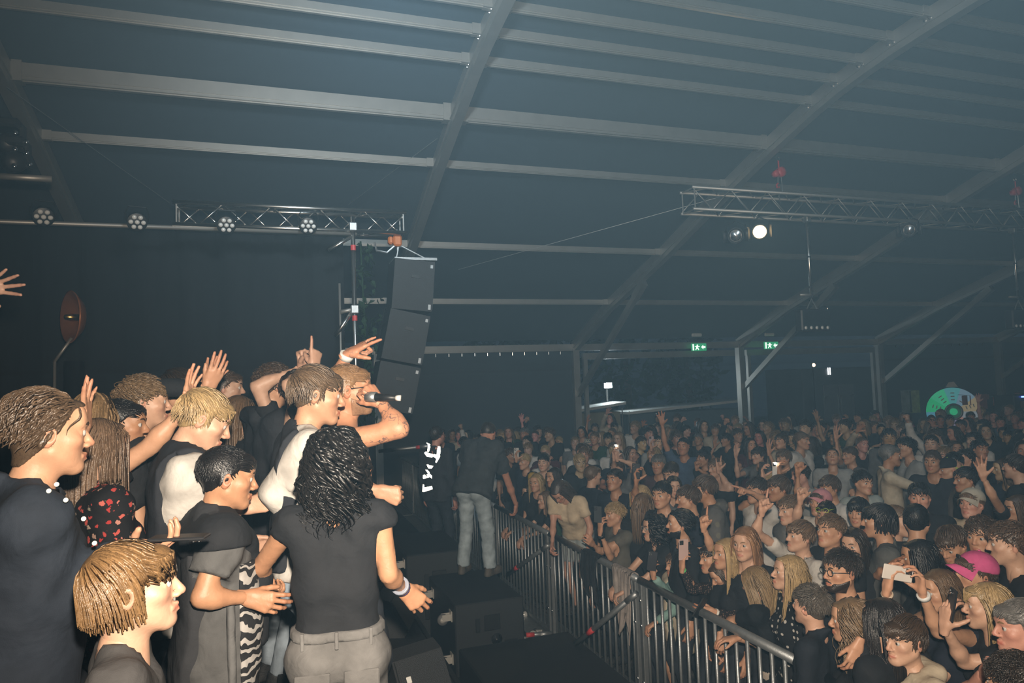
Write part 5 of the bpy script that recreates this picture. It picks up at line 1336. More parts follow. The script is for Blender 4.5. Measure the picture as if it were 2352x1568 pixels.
# ------------------------------------------------------------------ special cloths
def _floral():
    m, nt, N, L, B, mx = objcolor_mat('floral', fine=.2)
    tc = N.new('ShaderNodeTexCoord'); v = N.new('ShaderNodeTexVoronoi'); v.inputs['Scale'].default_value = 36; nz = N.new('ShaderNodeTexNoise'); nz.inputs['Scale'].default_value = 60
    vm = N.new('ShaderNodeVectorMath'); vm.operation = 'MULTIPLY_ADD'; vm.inputs[1].default_value = (.03, .03, .03); L.new(tc.outputs['Object'], nz.inputs['Vector']); L.new(nz.outputs['Color'], vm.inputs[0]); L.new(tc.outputs['Object'], vm.inputs[2]); L.new(vm.outputs[0], v.inputs['Vector'])
    r = N.new('ShaderNodeMapRange'); r.inputs['From Min'].default_value = .30; r.inputs['From Max'].default_value = .36; r.inputs['To Min'].default_value = 1; r.inputs['To Max'].default_value = 0; L.new(v.outputs['Distance'], r.inputs['Value'])
    c = N.new('ShaderNodeValToRGB'); c.color_ramp.elements[0].color = (.35, .03, .03, 1); c.color_ramp.elements[1].color = (.02, .05, .02, 1); e = c.color_ramp.elements.new(.55); e.color = (.5, .10, .08, 1); e = c.color_ramp.elements.new(.8); e.color = (.4, .32, .25, 1)
    sp = N.new('ShaderNodeSeparateColor'); L.new(v.outputs['Color'], sp.inputs[0]); L.new(sp.outputs[0], c.inputs[0])
    g = N.new('ShaderNodeMath'); g.operation = 'GREATER_THAN'; g.inputs[1].default_value = .2; L.new(sp.outputs[1], g.inputs[0]); mu = N.new('ShaderNodeMath'); mu.operation = 'MULTIPLY'; L.new(r.outputs[0], mu.inputs[0]); L.new(g.outputs[0], mu.inputs[1])
    m2 = N.new('ShaderNodeMix'); m2.data_type = 'RGBA'; L.new(mu.outputs[0], m2.inputs[0]); L.new(mx.outputs[2], m2.inputs[6]); L.new(c.outputs[0], m2.inputs[7]); L.new(m2.outputs[2], B.inputs['Base Color'])
_floral()
def _pattern(name, kind, scale, col):
    m, nt, N, L, B, mx = objcolor_mat(name, fine=.2); tc = N.new('ShaderNodeTexCoord'); r = N.new('ShaderNodeMapRange')
    if kind == 'dots':
        v = N.new('ShaderNodeTexVoronoi'); v.inputs['Scale'].default_value = scale; v.inputs['Randomness'].default_value = .35; out = v.outputs['Distance']; L.new(tc.outputs['Object'], v.inputs['Vector']); a, b = .28, .33
    else:
        v = N.new('ShaderNodeTexWave'); v.inputs['Scale'].default_value = scale; v.inputs['Distortion'].default_value = 9; v.inputs['Detail'].default_value = 2; v.inputs['Detail Scale'].default_value = 1.6; v.bands_direction = 'Z'; out = v.outputs['Fac']; L.new(tc.outputs['Object'], v.inputs['Vector']); a, b = .30, .38
    r.inputs['From Min'].default_value = a; r.inputs['From Max'].default_value = b; r.inputs['To Min'].default_value = 1; r.inputs['To Max'].default_value = 0; L.new(out, r.inputs['Value'])
    m2 = N.new('ShaderNodeMix'); m2.data_type = 'RGBA'; L.new(r.outputs[0], m2.inputs[0]); L.new(mx.outputs[2], m2.inputs[6]); m2.inputs[7].default_value = (*col, 1); L.new(m2.outputs[2], B.inputs['Base Color'])
_pattern('dotted', 'dots', 26, (.55, .52, .48)); _pattern('zebra', 'wave', 9, (.42, .40, .38)); _pattern('camo', 'dots', 9, (.16, .15, .12)); _pattern('lace', 'dots', 60, (.20, .12, .09)); _pattern('polka', 'dots', 22, (.03, .03, .03))

# 1 man with the navy shirt at the left edge
J = at('man in navy button-up shirt holding a phone at the left edge', 108, 998, 2.0, z0=SZ, fine=True, phi=97, lod=0, skin=SKN, hair=('swept', (.10, .065, .04)), top=('shirt', (.022, .029, .042)), group=G, build=1.12,
       lean=4, head=(4, 0, 0), armR={'e_w': (95, 1385, -.16), 'w': (300, 1262, -.02), 'hand': 'phone', 'wdir': (1, .12, .05), 'wpalm': (.1, 1, 0)}, armL='down', loose=.012)
for (px, py) in ((130, 1112), (112, 1127), (151, 1148), (192, 1191), (217, 1247)):
    c = at_depth(px, py, 1.80)
    o = MB().lathe([(.0058, -.0015), (.0062, .001), (.003, .002), (0, .0016)], 10).build('button', MAT['white_plastic'], J['obj'], True); o.matrix_world = Matrix.Translation(Vector(c)) @ Vector(CAM - c).to_track_quat('Z', 'Y').to_matrix().to_4x4()
    o.matrix_parent_inverse = Matrix.Identity(4); o.matrix_local = J['obj'].matrix_basis.inverted() @ (Matrix.Translation(Vector(c)) @ Vector(CAM - c + RT*.5).to_track_quat('Z', 'Y').to_matrix().to_4x4())
phone(at_depth(412, 1234, 1.98), RT + FW*.15, UP + FW*.1, (.02, .02, .022), 'dark phone held flat by the man in the navy shirt')
# 2 boy with the bowl cut in the foreground
J = at('foreground boy with shiny bowl-cut hair and grey t-shirt', 305, 1352, 1.62, z0=SZ, fine=True, phi=88, lod=0, skin=SKP, hair=('bowl', (.20, .115, .05)), top=('tee', (.075, .072, .072)), group=G, build=.95, hscale=1.03, head=(0, 5, 0))
# 3 boy with the striped football shirt and a jacket over his shoulders
J = at('boy in grey striped football shirt with black jacket over his shoulders', 522, 1098, 2.55, z0=SZ, fine=True, phi=100, lod=0, skin=SKT, hair=('short', BLK), top=('tee', (.10, .10, .10)), group=G, hscale=1.0, head=(-4, -8, 0),
       sh=1.12, armR={'e_w': (462, 1372, -.27), 'w': (565, 1372, -.18), 'hand': 'relax', 'wdir': (1, -.25, .1), 'wpalm': (0, -.3, 1)}, armL={'w': (570, 1310, .25), 'hand': 'relax'}, loose=.012)
garment(J, 'striped_front', (.02, .02, .022), .034, lambda x, y, z: np.maximum(np.maximum(.045 - y, z - .36), -.25 - z), 'zebra')
garment(J, 'dark_vest', (.035, .036, .040), .044, lambda x, y, z: np.maximum(np.maximum(y + .005, -.28 - z), np.abs(x) - .16))
garment(J, 'grey_edge', (.14, .14, .14), .046, lambda x, y, z: np.maximum(np.maximum(np.abs(y - .012) - .016, z - .26), -.28 - z))
garment(J, 'jacket_round_neck', (.016, .017, .020), .040, lambda x, y, z: .40 - z + np.abs(x)*.15, extra=[(J['up'](.10, .06, .42), J['up'](.07, .14, .26), .05, .045, .04), (J['up'](.07, .14, .26), J['up'](.05, .15, .02), .045, .032, .04), (J['up'](-.10, .06, .42), J['up'](-.06, .14, .25), .05, .045, .04), (J['up'](-.06, .14, .25), J['up'](-.06, .15, .0), .045, .032, .04), (J['up'](.12, -.04, .44), J['up'](.10, .06, .42), .05, .05, .04), (J['up'](-.12, -.04, .44), J['up'](-.10, .06, .42), .05, .05, .04), (J['up'](.10, -.10, .44), J['up'](-.10, -.10, .44), .05, .05, .04)])
# 4 blond guy looking down, white tee, dark sweater over the shoulder
J = at('blond boy in white t-shirt looking down behind the striped boy', 468, 965, 2.85, z0=SZ, fine=True, phi=96, lod=0, skin=SKP, hair=('mop', BLO), top=('tee', WH), group=G, head=(-6, -24, 0), loose=.02,
       armR={'e_w': (452, 1222, -.14), 'w': (560, 1165, -.02), 'hand': 'flat', 'wdir': (1, .25, .1), 'wpalm': (.2, -.2, 1)}, armL={'w': (560, 1240, .35), 'hand': 'flat'})
garment(J, 'dark_sweater', (.02, .022, .028), .052, lambda x, y, z: np.minimum(np.maximum(np.maximum(y + .055 - .02*z, -.12 - z), np.abs(x) - .165), np.maximum(np.maximum(.43 - z, np.abs(x) - .13), .0*x - .2)))
# 5 girl in the floral blouse with a raised arm
J = at('girl in black floral blouse with long hair raising her arm', 232, 1030, 2.75, z0=SZ, phi=112, lod=0, skin=SKN, hair=('long', (.17, .11, .07)), top=('tee', (.010, .010, .012)), topmat='floral', group=G, bust=1, head=(8, 2, 0), build=1.05,
       armL={'e_w': (345, 1025, .12), 'w': (425, 935, .15), 'hand': 'open', 'wdir': (.25, 1, 0), 'wpalm': (1, 0, 0)}, armR='down', loose=.01)
band(J, 'L', .93, (.015, .015, .015))
# 6 - 9 the row behind
at('guy with wavy blond-brown hair and black tee beside the floral girl', 332, 925, 3.4, z0=SZ, phi=92, lod=0, skin=SKP, hair=('curlytop', (.20, .13, .07)), top=('tee', BK), group=G, head=(0, 0, 0))
at('boy with dark fringe clapping behind the blond boy', 415, 902, 3.75, z0=SZ, phi=58, lod=0, skin=SKN, hair=('mop', DBR), top=('long', BK), group=G, head=(-8, 0, 0), armR={'w': (478, 893, -.25), 'hand': 'flat', 'wdir': (.45, 1, 0), 'wpalm': (-.6, .2, .8)}, armL={'w': (468, 900, -.05), 'hand': 'open', 'wdir': (.5, 1, 0), 'wpalm': (.6, -.2, -.8)})
at('dark-haired boy half hidden behind the floral girl', 280, 978, 3.2, z0=SZ, phi=78, lod=1, skin=SKT, hair=('short', BLK), top=('tee', BK), group=G)
J = at('person with light hair behind the navy shirt man raising a hand', 216, 965, 3.1, z0=SZ, phi=150, lod=1, skin=SKN, hair=('bob', DBL), top=('tee', BK), group=G, armL={'e_w': (170, 1050, -.5), 'w': (192, 985, -.55), 'hand': 'open', 'wdir': (.1, 1, 0), 'wpalm': (1, .0, .3)})
J = at('guy in black hooded puffer jacket behind the white t-shirt guy', 633, 886, 4.3, z0=SZ, phi=108, pants=('straight', (.36, .43, .50)), lod=0, skin=SKN, hair=('curlytop', BRN), top=('hoodie', (.022, .024, .030)), group=G, loose=.022)
at('person hidden behind the white t-shirt guy with fists in the air', 690, 900, 4.1, z0=SZ, phi=120, lod=1, hair=('crop', DBR), top=('tee', BK), group=G, armR={'w': (722, 845, .0), 'hand': 'point', 'wdir': (.1, 1, 0)}, armL={'w': (695, 845, .1), 'hand': 'fist', 'wdir': (.0, 1, 0)})
at('blurred person far behind the clapping boy', 520, 892, 4.8, z0=SZ, phi=85, lod=1, hair=('short', BRN), top=('tee', BK), group=G)
at('person with long fair hair at the back by the puffer jacket', 552, 950, 4.6, z0=SZ, phi=130, lod=1, hair=('long', LBR), top=('tee', BK), group=G, bust=1)
at('person outside the left edge reaching a spread hand in', -135, 800, 3.4, z0=SZ, phi=70, lod=0, hair=('crop', DBR), top=('tee', BK), group=G, armR={'e_w': (-130, 690, -.05), 'w': (-50, 664, 0), 'hand': 'open', 'wdir': (1, .2, 0), 'wpalm': (.1, -.1, -1)})
# 10 white t-shirt guy
J = at('tall guy in white t-shirt and light jeans looking at the singer', 728, 908, 3.0, z0=SZ, fine=True, phi=97, lod=0, skin=SKN, hair=('mop', (.13, .085, .05)), top=('tee', WH), pants=('wide', (.34, .42, .50)), shoes=(.03, .03, .03), group=G, head=(-4, -6, 0), loose=.022,
       armR={'e_w': (640, 1142, -.16), 'w': (780, 1112, -.1), 'hand': 'fist'}, armL={'e_w': (780, 1090, .3), 'w': (868, 1128, .1), 'hand': 'fist', 'wdir': (1, -.25, 0), 'wpalm': (0, 0, 1)}, hem=-.015)
garment(J, 'dark_sweater', (.02, .022, .028), .052, lambda x, y, z: np.minimum(np.maximum(np.maximum(y + .06 - .02*z, .02 - z), np.abs(x) - .165), np.maximum(np.maximum(np.abs(y*.55 + (z - .38)*.8 + .0) - .045, .03 - x), x - .15)))
# 11 the singer: bare chest, tattoos, glasses, microphone
def singer_ink(V, J):
    a = np.full(len(V), .0)
    for m in 'RL':
        for (p, q, r) in ((J['S'+m], J['E'+m], .075), (J['E'+m], J['W'+m], .06), (J['W'+m], J['W'+m] + J['HF'+m] @ A(0, .08, 0), .06)):
            t = np.clip(((V-p) @ (q-p))/((q-p) @ (q-p)), 0, 1); d = np.linalg.norm(V - p - t[:, None]*(q-p), axis=1); a = np.maximum(a, _ss(r*1.2, r*.9, d))
    return a
J = at('shirtless tattooed singer with glasses holding a microphone to his mouth', 802, 897, 3.35, z0=SZ, fine=True, phi=92, lod=0, skin=(.56, .27, .155), hair=('short', (.30, .17, .08)), beard=(.34, .19, .11), top=('none', BK), skinmat='skin_tattoo', ink=singer_ink, group=G, head=(0, 4, 0), build=1.1,
       armR={'e_w': (918, 985, -.22), 'w': (876, 926, -.14), 'hand': 'fist', 'wdir': (-.62, .70, .0), 'wpalm': (-.5, -.6, .6)}, armL={'e_w': (770, 880, .22), 'w': (798, 812, .15), 'hand': 'horns', 'wdir': (1, .55, .1), 'wpalm': (.3, -.8, .4)})
glasses(J); band(J, 'L', .92, (.75, .75, .72), 'watch', .034, .030); o = MB().tube([J['N'] + J['R'] @ A(.085*math.cos(a), .02 + .088*math.sin(a), -.02 - .055*math.sin(a)) for a in np.linspace(0, 6.28, 29)[:-1]], .0055, 6, closed=True).build('gold_chain', MAT['gold'], J['obj'], True)
t = empty('microphone', at_depth(843, 911, 3.19)); tag(t, 'black microphone with white end in the singer\'s fist', 'microphone'); d = at_depth(920, 914, 3.12) - np.array(t.location); u = d/np.linalg.norm(d)
MB().tube([A(0, 0, 0), u*.05], .024, 12).build('mesh_head', MAT['galv'], t, True); MB().tube([u*.05, d*.88], [.019, .013], 12).build('handle', MAT['black_plastic'], t, True); MB().tube([d*.88, d], .013, 12).build('end_ring', MAT['white_plastic'], t, True)
# 12 curly girl seen from behind
J = at('girl with dark curly hair seen from behind in sleeveless black top', 770, 1060, 2.45, z0=SZ, phi=177, lod=0, skin=SKT, hair=('curlylong', (.012, .010, .009)), top=('cap', (.016, .017, .020)), pants=('wide', (.16, .155, .15)), group=G, bust=1, sh=.90, build=.93, hem=.055,
       armR={'e_w': (893, 1318, -.04), 'w': (926, 1352, .12), 'hand': 'relax', 'wdir': (.7, -.8, .3), 'wpalm': (-.3, -.2, .9)}, armL={'e_w': (600, 1300, .03), 'w': (604, 1345, .2), 'hand': 'grip', 'wdir': (.2, -.6, .6), 'wpalm': (.3, 0, 1)})
band(J, 'R', .80, (.25, .27, .33), 'wristband', .036, .020); band(J, 'R', .90, (.05, .08, .35), 'wristband', .034, .014)
for (x0, z0_) in ((-.085, -.13), (.085, -.13)):          # back pockets, belt loops, waistband seam
    c = J['up'](x0, -.125, z0_ + .01); link('back_pocket', MB().bbox(c, (.115, .012, .13), .004, J['R']).mesh('back_pocket', MAT['denim']), J['obj'], (.15, .145, .14))
garment(J, 'waistband', (.19, .185, .18), .003, lambda x, y, z: np.maximum(np.abs(z - .062) - .020, .0*x - .5), 'denim', wr=0.)
for x0 in (-.12, 0, .12): link('belt_loop', MB().bbox(J['up'](x0, -.112 + .2*x0*x0*5, .055), (.012, .010, .055), .002, J['R']).mesh('belt_loop', MAT['denim']), J['obj'], (.19, .185, .18))
# 13 man in light jeans standing on the subwoofer, leaning over the barrier
FZ = .67
J = at('man in dark t-shirt and light jeans standing on the subwoofer', 1131, 1022, 7.55, z0=FZ, phi=152, lod=0, skin=(.55, .27, .18), hair=('short', DBR), top=('tee', (.045, .052, .060)), pants=('straight', (.36, .43, .47)), shoes=(.10, .085, .07), group=G, lean=30, head=(0, -35, 0), build=1.08, loose=.02,
       armR={'e_w': (1168, 1110, .05), 'w': (1186, 1160, .2), 'hand': 'relax', 'wdir': (-.1, -1, .3)}, armL={'w': (1060, 1130, .3)},
       legs={'foot_wL': at_z(1062, 1322, FZ + .08), 'foot_wR': at_z(1128, 1327, FZ + .08), 'pelvis_w': at_depth(1088, 1118, 7.25)})
link('leather_patch', MB().bbox(J['up'](.06, -.125, .06), (.06, .012, .045), .002, J['R']).mesh('leather_patch', MAT['cloth']), J['obj'], (.16, .07, .04))
# 14 steward with reflective tape on his dark jacket
J = at('steward in dark jacket with glaring reflective tape near the drape', 1004, 1000, 9.4, z0=.30, phi=140, lod=1, hair=('short', DBR), top=('jacket', (.03, .03, .035)), group='stewards by the stage', skin=(.55, .27, .2))
m = bpy.data.materials.new('reflective_tape'); m.use_nodes = True; B = m.node_tree.nodes['Principled BSDF']; B.inputs['Base Color'].default_value = (1, .98, .85, 1); B.inputs['Metallic'].default_value = 1; B.inputs['Roughness'].default_value = .22; MAT['reflective_tape'] = m
rc = ray(990, 1075); rn = rc/np.linalg.norm(rc)
tape_pt = lambda px, py: CAM + ray(px, py)*(9.16*np.linalg.norm(rc)/(ray(px, py) @ rn))
toz = lambda x, y: (900 + x*200/1742, 980 + y*180/1568)
STR = [[(690, 315), (765, 345), (765, 420), (735, 510), (715, 490), (720, 350)], [(648, 520), (690, 490), (720, 525), (820, 545), (810, 612), (700, 590)], [(822, 590), (840, 548), (900, 560), (905, 470), (925, 390), (970, 400), (975, 570), (940, 640), (890, 715), (872, 708), (890, 635)],
       [(695, 755), (730, 752), (745, 770), (828, 785), (795, 832), (735, 830)], [(672, 858), (710, 860), (750, 905), (760, 940), (800, 975), (800, 1030), (760, 1000), (715, 1020), (695, 960), (725, 930)], [(622, 1030), (625, 970), (660, 955), (698, 1005), (690, 1025), (640, 1040)], [(610, 1295), (622, 1150), (645, 1160), (648, 1212), (805, 1185), (815, 1245), (640, 1303)]]
for s_ in STR:
    P3 = [J['Rw'].T @ (tape_pt(*toz(x, y)) - J['org']) for x, y in s_]; k = len(P3); V = P3 + [p + J['Rw'].T @ rn*.006 for p in P3]
    m_ = MB(); m_.add(V, [tuple(range(k))[::-1], tuple(range(k, 2*k))] + [(i, (i+1) % k, (i+1) % k + k, i + k) for i in range(k)]); m_.build('reflective_strip', MAT['reflective_tape'], J['obj'])
# ------------------------------------------------------------------ the crowd: people one can make out
GC = 'people in the crowd behind the barrier'
def C(label, px, py, hair, top, H=1.74, phi=None, **kw):
    kw.setdefault('lod', 0 if py > 1300 else 1); kw.setdefault('group', GC); kw.setdefault('skin', random.choice((SKN, SKP, SKT, SKN)))
    return at(label, px, py, None, H, 0., phi, hair=hair, top=top, **kw)
R_ = dict
# --- front row at the rail, right to left
C('boy with brown mop hair in cream hoodie at the bottom right', 2078, 1470, ('mop', (.06, .036, .02)), ('hoodie', CR), H=1.70, phi=-58, head=(14, 2, 0), skin=SKP)
J = C('blonde woman with fringe and bun raising a black phone', 2268, 1392, ('bangs', BLO), ('tee', BK), H=1.66, phi=-78, bust=1, armR={'p': 'rail'}, armL={'e_w': (2215, 1520, -.1), 'w': (2170, 1440, -.18), 'hand': 'phone', 'wdir': (.1, 1, 0), 'wpalm': (1, .0, .3)})
phone(at_depth(2186, 1388, J['d'] - .2), UP + RT*.15, RT*.9 - FW*.2, (.012, .012, .014), 'black phone raised by the blonde woman with the bun')
C('older man with fist at his chin at the right edge', 2345, 1440, ('short', GRY), ('tee', BK), H=1.72, phi=-65, armR='chin', skin=(.6, .3, .22))
C('person with dark curly hair in the bottom right corner', 2335, 1578, ('curlytop', DBR), ('tee', BK), H=1.66, phi=-120)
J = C('guy in pink trucker cap and beige hoodie looking up', 2238, 1322, ('short', BRN), ('hoodie', (.42, .35, .26)), H=1.72, phi=-48, head=(-10, 8, 0)); cap_on(J, (.62, .10, .26), (.62, .10, .26))
onhead(J, 'cap_emblem', MB().bbox((0, .096, .098), (.034, .010, .022), .004).mesh('cap_emblem', MAT['black_plastic']))
J = C('woman filming with a white phone held sideways in both hands', 2158, 1358, ('long', LBR), ('tank', NV), H=1.64, phi=-52, bust=1, armR={'e_w': (2050, 1455, -.15), 'w': (2036, 1352, -.3), 'hand': 'phone', 'wdir': (.15, 1, 0), 'wpalm': (1, 0, 0)}, armL={'e_w': (2155, 1450, -.3), 'w': (2118, 1360, -.35), 'hand': 'phone', 'wdir': (-.15, 1, 0), 'wpalm': (-1, 0, 0)})
phone(at_depth(2062, 1316, J['d'] - .33), RT - UP*.18, FW, (.62, .57, .52), 'white phone held sideways by the filming woman'); band(J, 'L', .9, (.7, .7, .68), 'wristband', .034, .022); band(J, 'R', .88, (.5, .4, .3))
C('dark-haired woman shielding her face with a hand beside the pink cap', 2110, 1282, ('longdark', BLK), ('tee', BK), H=1.66, phi=-80, bust=1, armR='face')
J = C('woman with long wavy highlighted hair in profile near the bottom', 1955, 1425, ('wavy', (.20, .13, .07)), ('jacket', BK), H=1.64, phi=-86, bust=1, armL={'e_w': (1990, 1545, -.1), 'w': (1972, 1480, -.22), 'hand': 'relax', 'wdir': (-.4, -1, -.1), 'wpalm': (0, 0, 1)})
C('woman with straight dark hair behind the boy in cream hoodie', 2030, 1428, ('longdark', (.018, .013, .011)), ('tee', BK), H=1.62, phi=-130, bust=1)
J = C('man with short greying hair in dark button-up shirt seen from behind', 1862, 1392, ('quiff', (.11, .09, .07)), ('shirt', (.014, .017, .024)), H=1.76, phi=-112, head=(-10, 4, 0), skin=(.6, .35, .24))
for k in range(4):
    c = J['up'](.03, .112, .40 - .10*k); o = MB().lathe([(.005, -.001), (.005, .001), (0, .0015)], 8, c, J['R'] @ rotm(0, -90, 0)).build('button', MAT['white_plastic'], J['obj'])
J = C('bearded man with dark glasses and black tee', 1932, 1312, ('quiff', DBR), ('tee', BK), H=1.74, phi=-52, beard=(.03, .018, .012), head=(0, 4, 0)); glasses(J)
C('blonde woman in black blouse with white dots looking up', 1812, 1316, ('long', BLO), ('shirt', (.010, .010, .012)), H=1.66, phi=-72, bust=1, head=(0, 10, 0), topmat='dotted', skin=SKP)
C('boy in white tee with his arm stretched up to the left', 1838, 1232, ('mop', LBR), ('tee', WH), H=1.66, phi=-58, head=(0, 8, 0), skin=SKP, armR={'e_w': (1735, 1220, .0), 'w': (1750, 1175, -.05), 'hand': 'point', 'wdir': (.1, 1, 0), 'wpalm': (.4, 0, -1)})
C('boy with dark blond fringe in black shirt looking up', 1908, 1220, ('crop', LBR), ('tee', BK), H=1.72, phi=-45, head=(0, 10, 0))
C('smiling woman with dark hair and hoop earring', 1962, 1252, ('long', DBR), ('tee', BK), H=1.62, phi=-30, bust=1)
C('guy with thick dark hair in grey-green sweater in profile', 2018, 1196, ('bowl', BLK), ('long', (.10, .10, .095)), H=1.80, phi=-88, loose=.015)
C('boy with dark bowl-shaped fringe between two darker heads', 1972, 1176, ('bowl', BLK), ('tee', GY), H=1.70, phi=-20)
J = C('person in pale pink cap looking up', 1884, 1156, ('short', BRN), ('tee', WH), H=1.68, phi=-35, head=(0, 10, 0)); cap_on(J, (.55, .24, .26), (.55, .24, .26))
J = C('person with neon yellow sunglasses pushed up', 1898, 1182, ('short', BLK), ('tee', BK), H=1.60, phi=-20); o = glasses(J, (.45, .60, .06), 'sunglasses'); o.matrix_local = J['Mh'] @ Matrix.Translation((0, -.005, .055))
C('person with shaved light hair in white top behind the sweater guy', 2062, 1196, ('buzz', LBR), ('tee', WH), H=1.70, phi=70)
C('man with short black hair seen from behind in black tee', 2106, 1196, ('short', BLK), ('tee', BK), H=1.78, phi=170)
C('brown-haired man looking down in dark tee', 2186, 1250, ('side', BRN), ('tee', BK), H=1.72, phi=-30, head=(0, -25, 0))
C('young man with curly top facing the camera', 2256, 1232, ('curlytop', BRN), ('tee', BK), H=1.78, phi=-25)
C('curly brown-haired guy in black sweater over white tee at right', 2318, 1250, ('curlytop', (.10, .06, .035)), ('long', BK), H=1.84, phi=-80)
C('middle-aged man with combed dark hair facing the camera', 2112, 1142, ('side', BLK), ('shirt', BK), H=1.78, phi=-5, skin=(.6, .32, .22), build=1.1)
J = C('grinning man in cream cap and cream hoodie', 2232, 1158, ('short', LBR), ('hoodie', CR), H=1.74, phi=-28, head=(0, 8, 0), skin=(.62, .33, .24)); cap_on(J, (.45, .40, .32), (.45, .40, .32))
C('dark-haired young man in profile behind the cream cap', 2218, 1102, ('crop', BLK), ('tee', BK), H=1.78, phi=-62)
J = C('person in black cap worn backwards with a neon mark', 2182, 1080, (None, BLK), ('tee', (.10, .085, .075)), H=1.76, phi=-75); cap_on(J, BK, (.4, .55, .08), True)
C('guy in black tee turned away at the right edge', 2332, 1072, ('side', DBR), ('tee', BK), H=1.86, phi=-105)
C('woman at the right stretching her arm up with a bracelet', 2338, 1168, ('long', BRN), ('tee', BK), H=1.64, phi=-60, bust=1, armR={'e_w': (2280, 1140, -.1), 'w': (2258, 1095, -.1), 'hand': 'open', 'wdir': (-.2, 1, 0), 'wpalm': (-.3, 0, -1)})
C('young man with broad smile in black tee', 2142, 1060, ('short', BRN), ('tee', (.02, .022, .028)), H=1.86, phi=-15)
C('bearded man in grey tee by the smiling young man', 2192, 1066, ('quiff', BLK), ('tee', LG), H=1.80, phi=-10, beard=DBR)
# --- middle of the rail
J = C('bearded man with swept black hair in black shirt', 1562, 1204, ('swept', BLK), ('shirt', BK), H=1.80, phi=-72, beard=BLK, head=(-10, 6, 0))
J = C('woman with dark dreadlocks and glasses in black tee at the rail', 1502, 1212, ('curlylong', BLK), ('tee', BK), H=1.66, phi=-68, bust=1, armR='rail', armL={'p': 'rail'}); glasses(J, (.25, .22, .2)); band(J, 'R', .85, (.04, .04, .12))
J = C('blond curly guy in olive tee filming with a dark phone', 1412, 1182, ('curlytop', BLO), ('tee', OL), H=1.78, phi=-62, skin=SKN, armR={'e_w': (1402, 1280, -.25), 'w': (1378, 1222, -.32), 'hand': 'phone', 'wdir': (.05, 1, 0), 'wpalm': (.8, .0, .4)}, armL={'e_w': (1380, 1268, -.1), 'w': (1362, 1250, -.25)}); band(J, 'R', .85, (.012, .012, .014), 'watch', .034, .03)
phone(at_depth(1373, 1181, J['d'] - .33), UP, RT*.3 + FW*.9, (.04, .045, .05), 'dark phone held upright by the blond curly guy')
# girl leaning far over the rail
hp = at_x(1326, 1222, BX + .24)
J = at('girl in cream tee and light shorts bending over the barrier', 1296, 1120, float((hp - CAM) @ FW) - .26, z0=.28, phi=-28, lod=1, hair=('longdark', (.06, .045, .04)), top=('tee', (.58, .47, .33)), pants=('shorts', (.34, .38, .38)), group=GC, lean=32, head=(0, -42, 0), bust=1, skin=(.55, .30, .21), hem=-.02,
       legs={'pelvis_w': hp}, armR={'w': (1268, 1252, -.10), 'hand': 'rail'}, armL={'w': (1350, 1262, -.12), 'hand': 'rail'})
J = C('kid in mint and cream clothes aiming a phone over the rail', 1552, 1296, ('crop', BRN), ('shirt', TE), H=1.42, phi=-55, pants=('shorts', (.10, .085, .085)), armR={'e_w': (1540, 1370, -.15), 'w': (1500, 1322, -.28), 'hand': 'phone', 'wdir': (-.1, 1, 0), 'wpalm': (.8, 0, .5)}, armL={'p': 'rail'})
phone(at_depth(1498, 1288, J['d'] - .30), UP + RT*.1, RT*.2 + FW, (.02, .02, .025), 'black phone in the hands of the kid in mint')
garment(J, 'open_cream_shirt', (.52, .45, .34), .022, lambda x, y, z: np.maximum(.055 - np.abs(x) - (y < 0)*.2, -.3 - z))
J = C('woman with brown hair looking down at her phone in black lace sleeves', 1660, 1318, ('bob', BRN), ('long', (.018, .015, .015)), H=1.60, phi=-70, bust=1, head=(0, -28, 0), topmat='lace', armR={'e_w': (1590, 1350, .0), 'w': (1566, 1305, -.1), 'hand': 'phone', 'wdir': (.0, 1, 0), 'wpalm': (1, 0, .3)}, armL={'e_w': (1690, 1420, -.2), 'w': (1640, 1405, -.25), 'hand': 'relax', 'wdir': (-1, .1, 0)})
phone(at_depth(1570, 1262, J['d'] - .12), UP, FW - RT*.2, (.50, .35, .32), 'phone in a pink patterned case held high over the rail'); band(J, 'R', .9, (.1, .5, .15)); band(J, 'L', .88, (.7, .68, .62), 'watch', .034, .024)
phone(at_depth(1608, 1395, J['d'] - .28), RT*.6 + UP, RT - FW, (.02, .02, .02), 'dark phone in the hand of the woman in lace')
J = C('woman with long straight highlighted hair in black tee leaning on the rail', 1735, 1338, ('long', (.27, .18, .09)), ('tee', (.010, .012, .015)), H=1.66, phi=-118, bust=1, lean=10, pants=('long', (.42, .36, .30)), head=(0, -12, 0), armR={'e_w': (1760, 1480, -.2), 'w': (1690, 1465, -.30), 'hand': 'relax', 'wdir': (-1, -.1, 0), 'wpalm': (0, -1, 0)}, armL={'e_w': (1678, 1425, .05), 'w': (1655, 1462, -.12), 'hand': 'rail', 'wdir': (.1, -1, -.2), 'wpalm': (0, 0, 1)})
C('woman with reddish blond hair and open mouth', 1712, 1248, ('long', (.30, .16, .08)), ('tank', BK), H=1.66, phi=-28, bust=1, skin=SKP)
C('blond woman looking up to the left beside the reddish blonde', 1668, 1272, ('long', BLO), ('tee', BK), H=1.62, phi=-55, bust=1, head=(0, 6, 0))
C('person raising one finger next to the bearded man', 1635, 1282, ('crop', DBR), ('tee', BK), H=1.56, phi=-60, armR={'e_w': (1632, 1255, -.05), 'w': (1616, 1212, -.1), 'hand': 'point', 'wdir': (.0, 1, 0), 'wpalm': (.3, 0, -1)})
C('guy with brown mop in grey patterned hooded jacket in profile', 1618, 1122, ('mop', BRN), ('hoodie', (.11, .105, .10)), H=1.86, phi=-88, topmat='camo', lean=8, loose=.02)
C('young man with short dark hair facing the camera behind the rail', 1520, 1136, ('short', BLK), ('tee', BK), H=1.80, phi=-30)
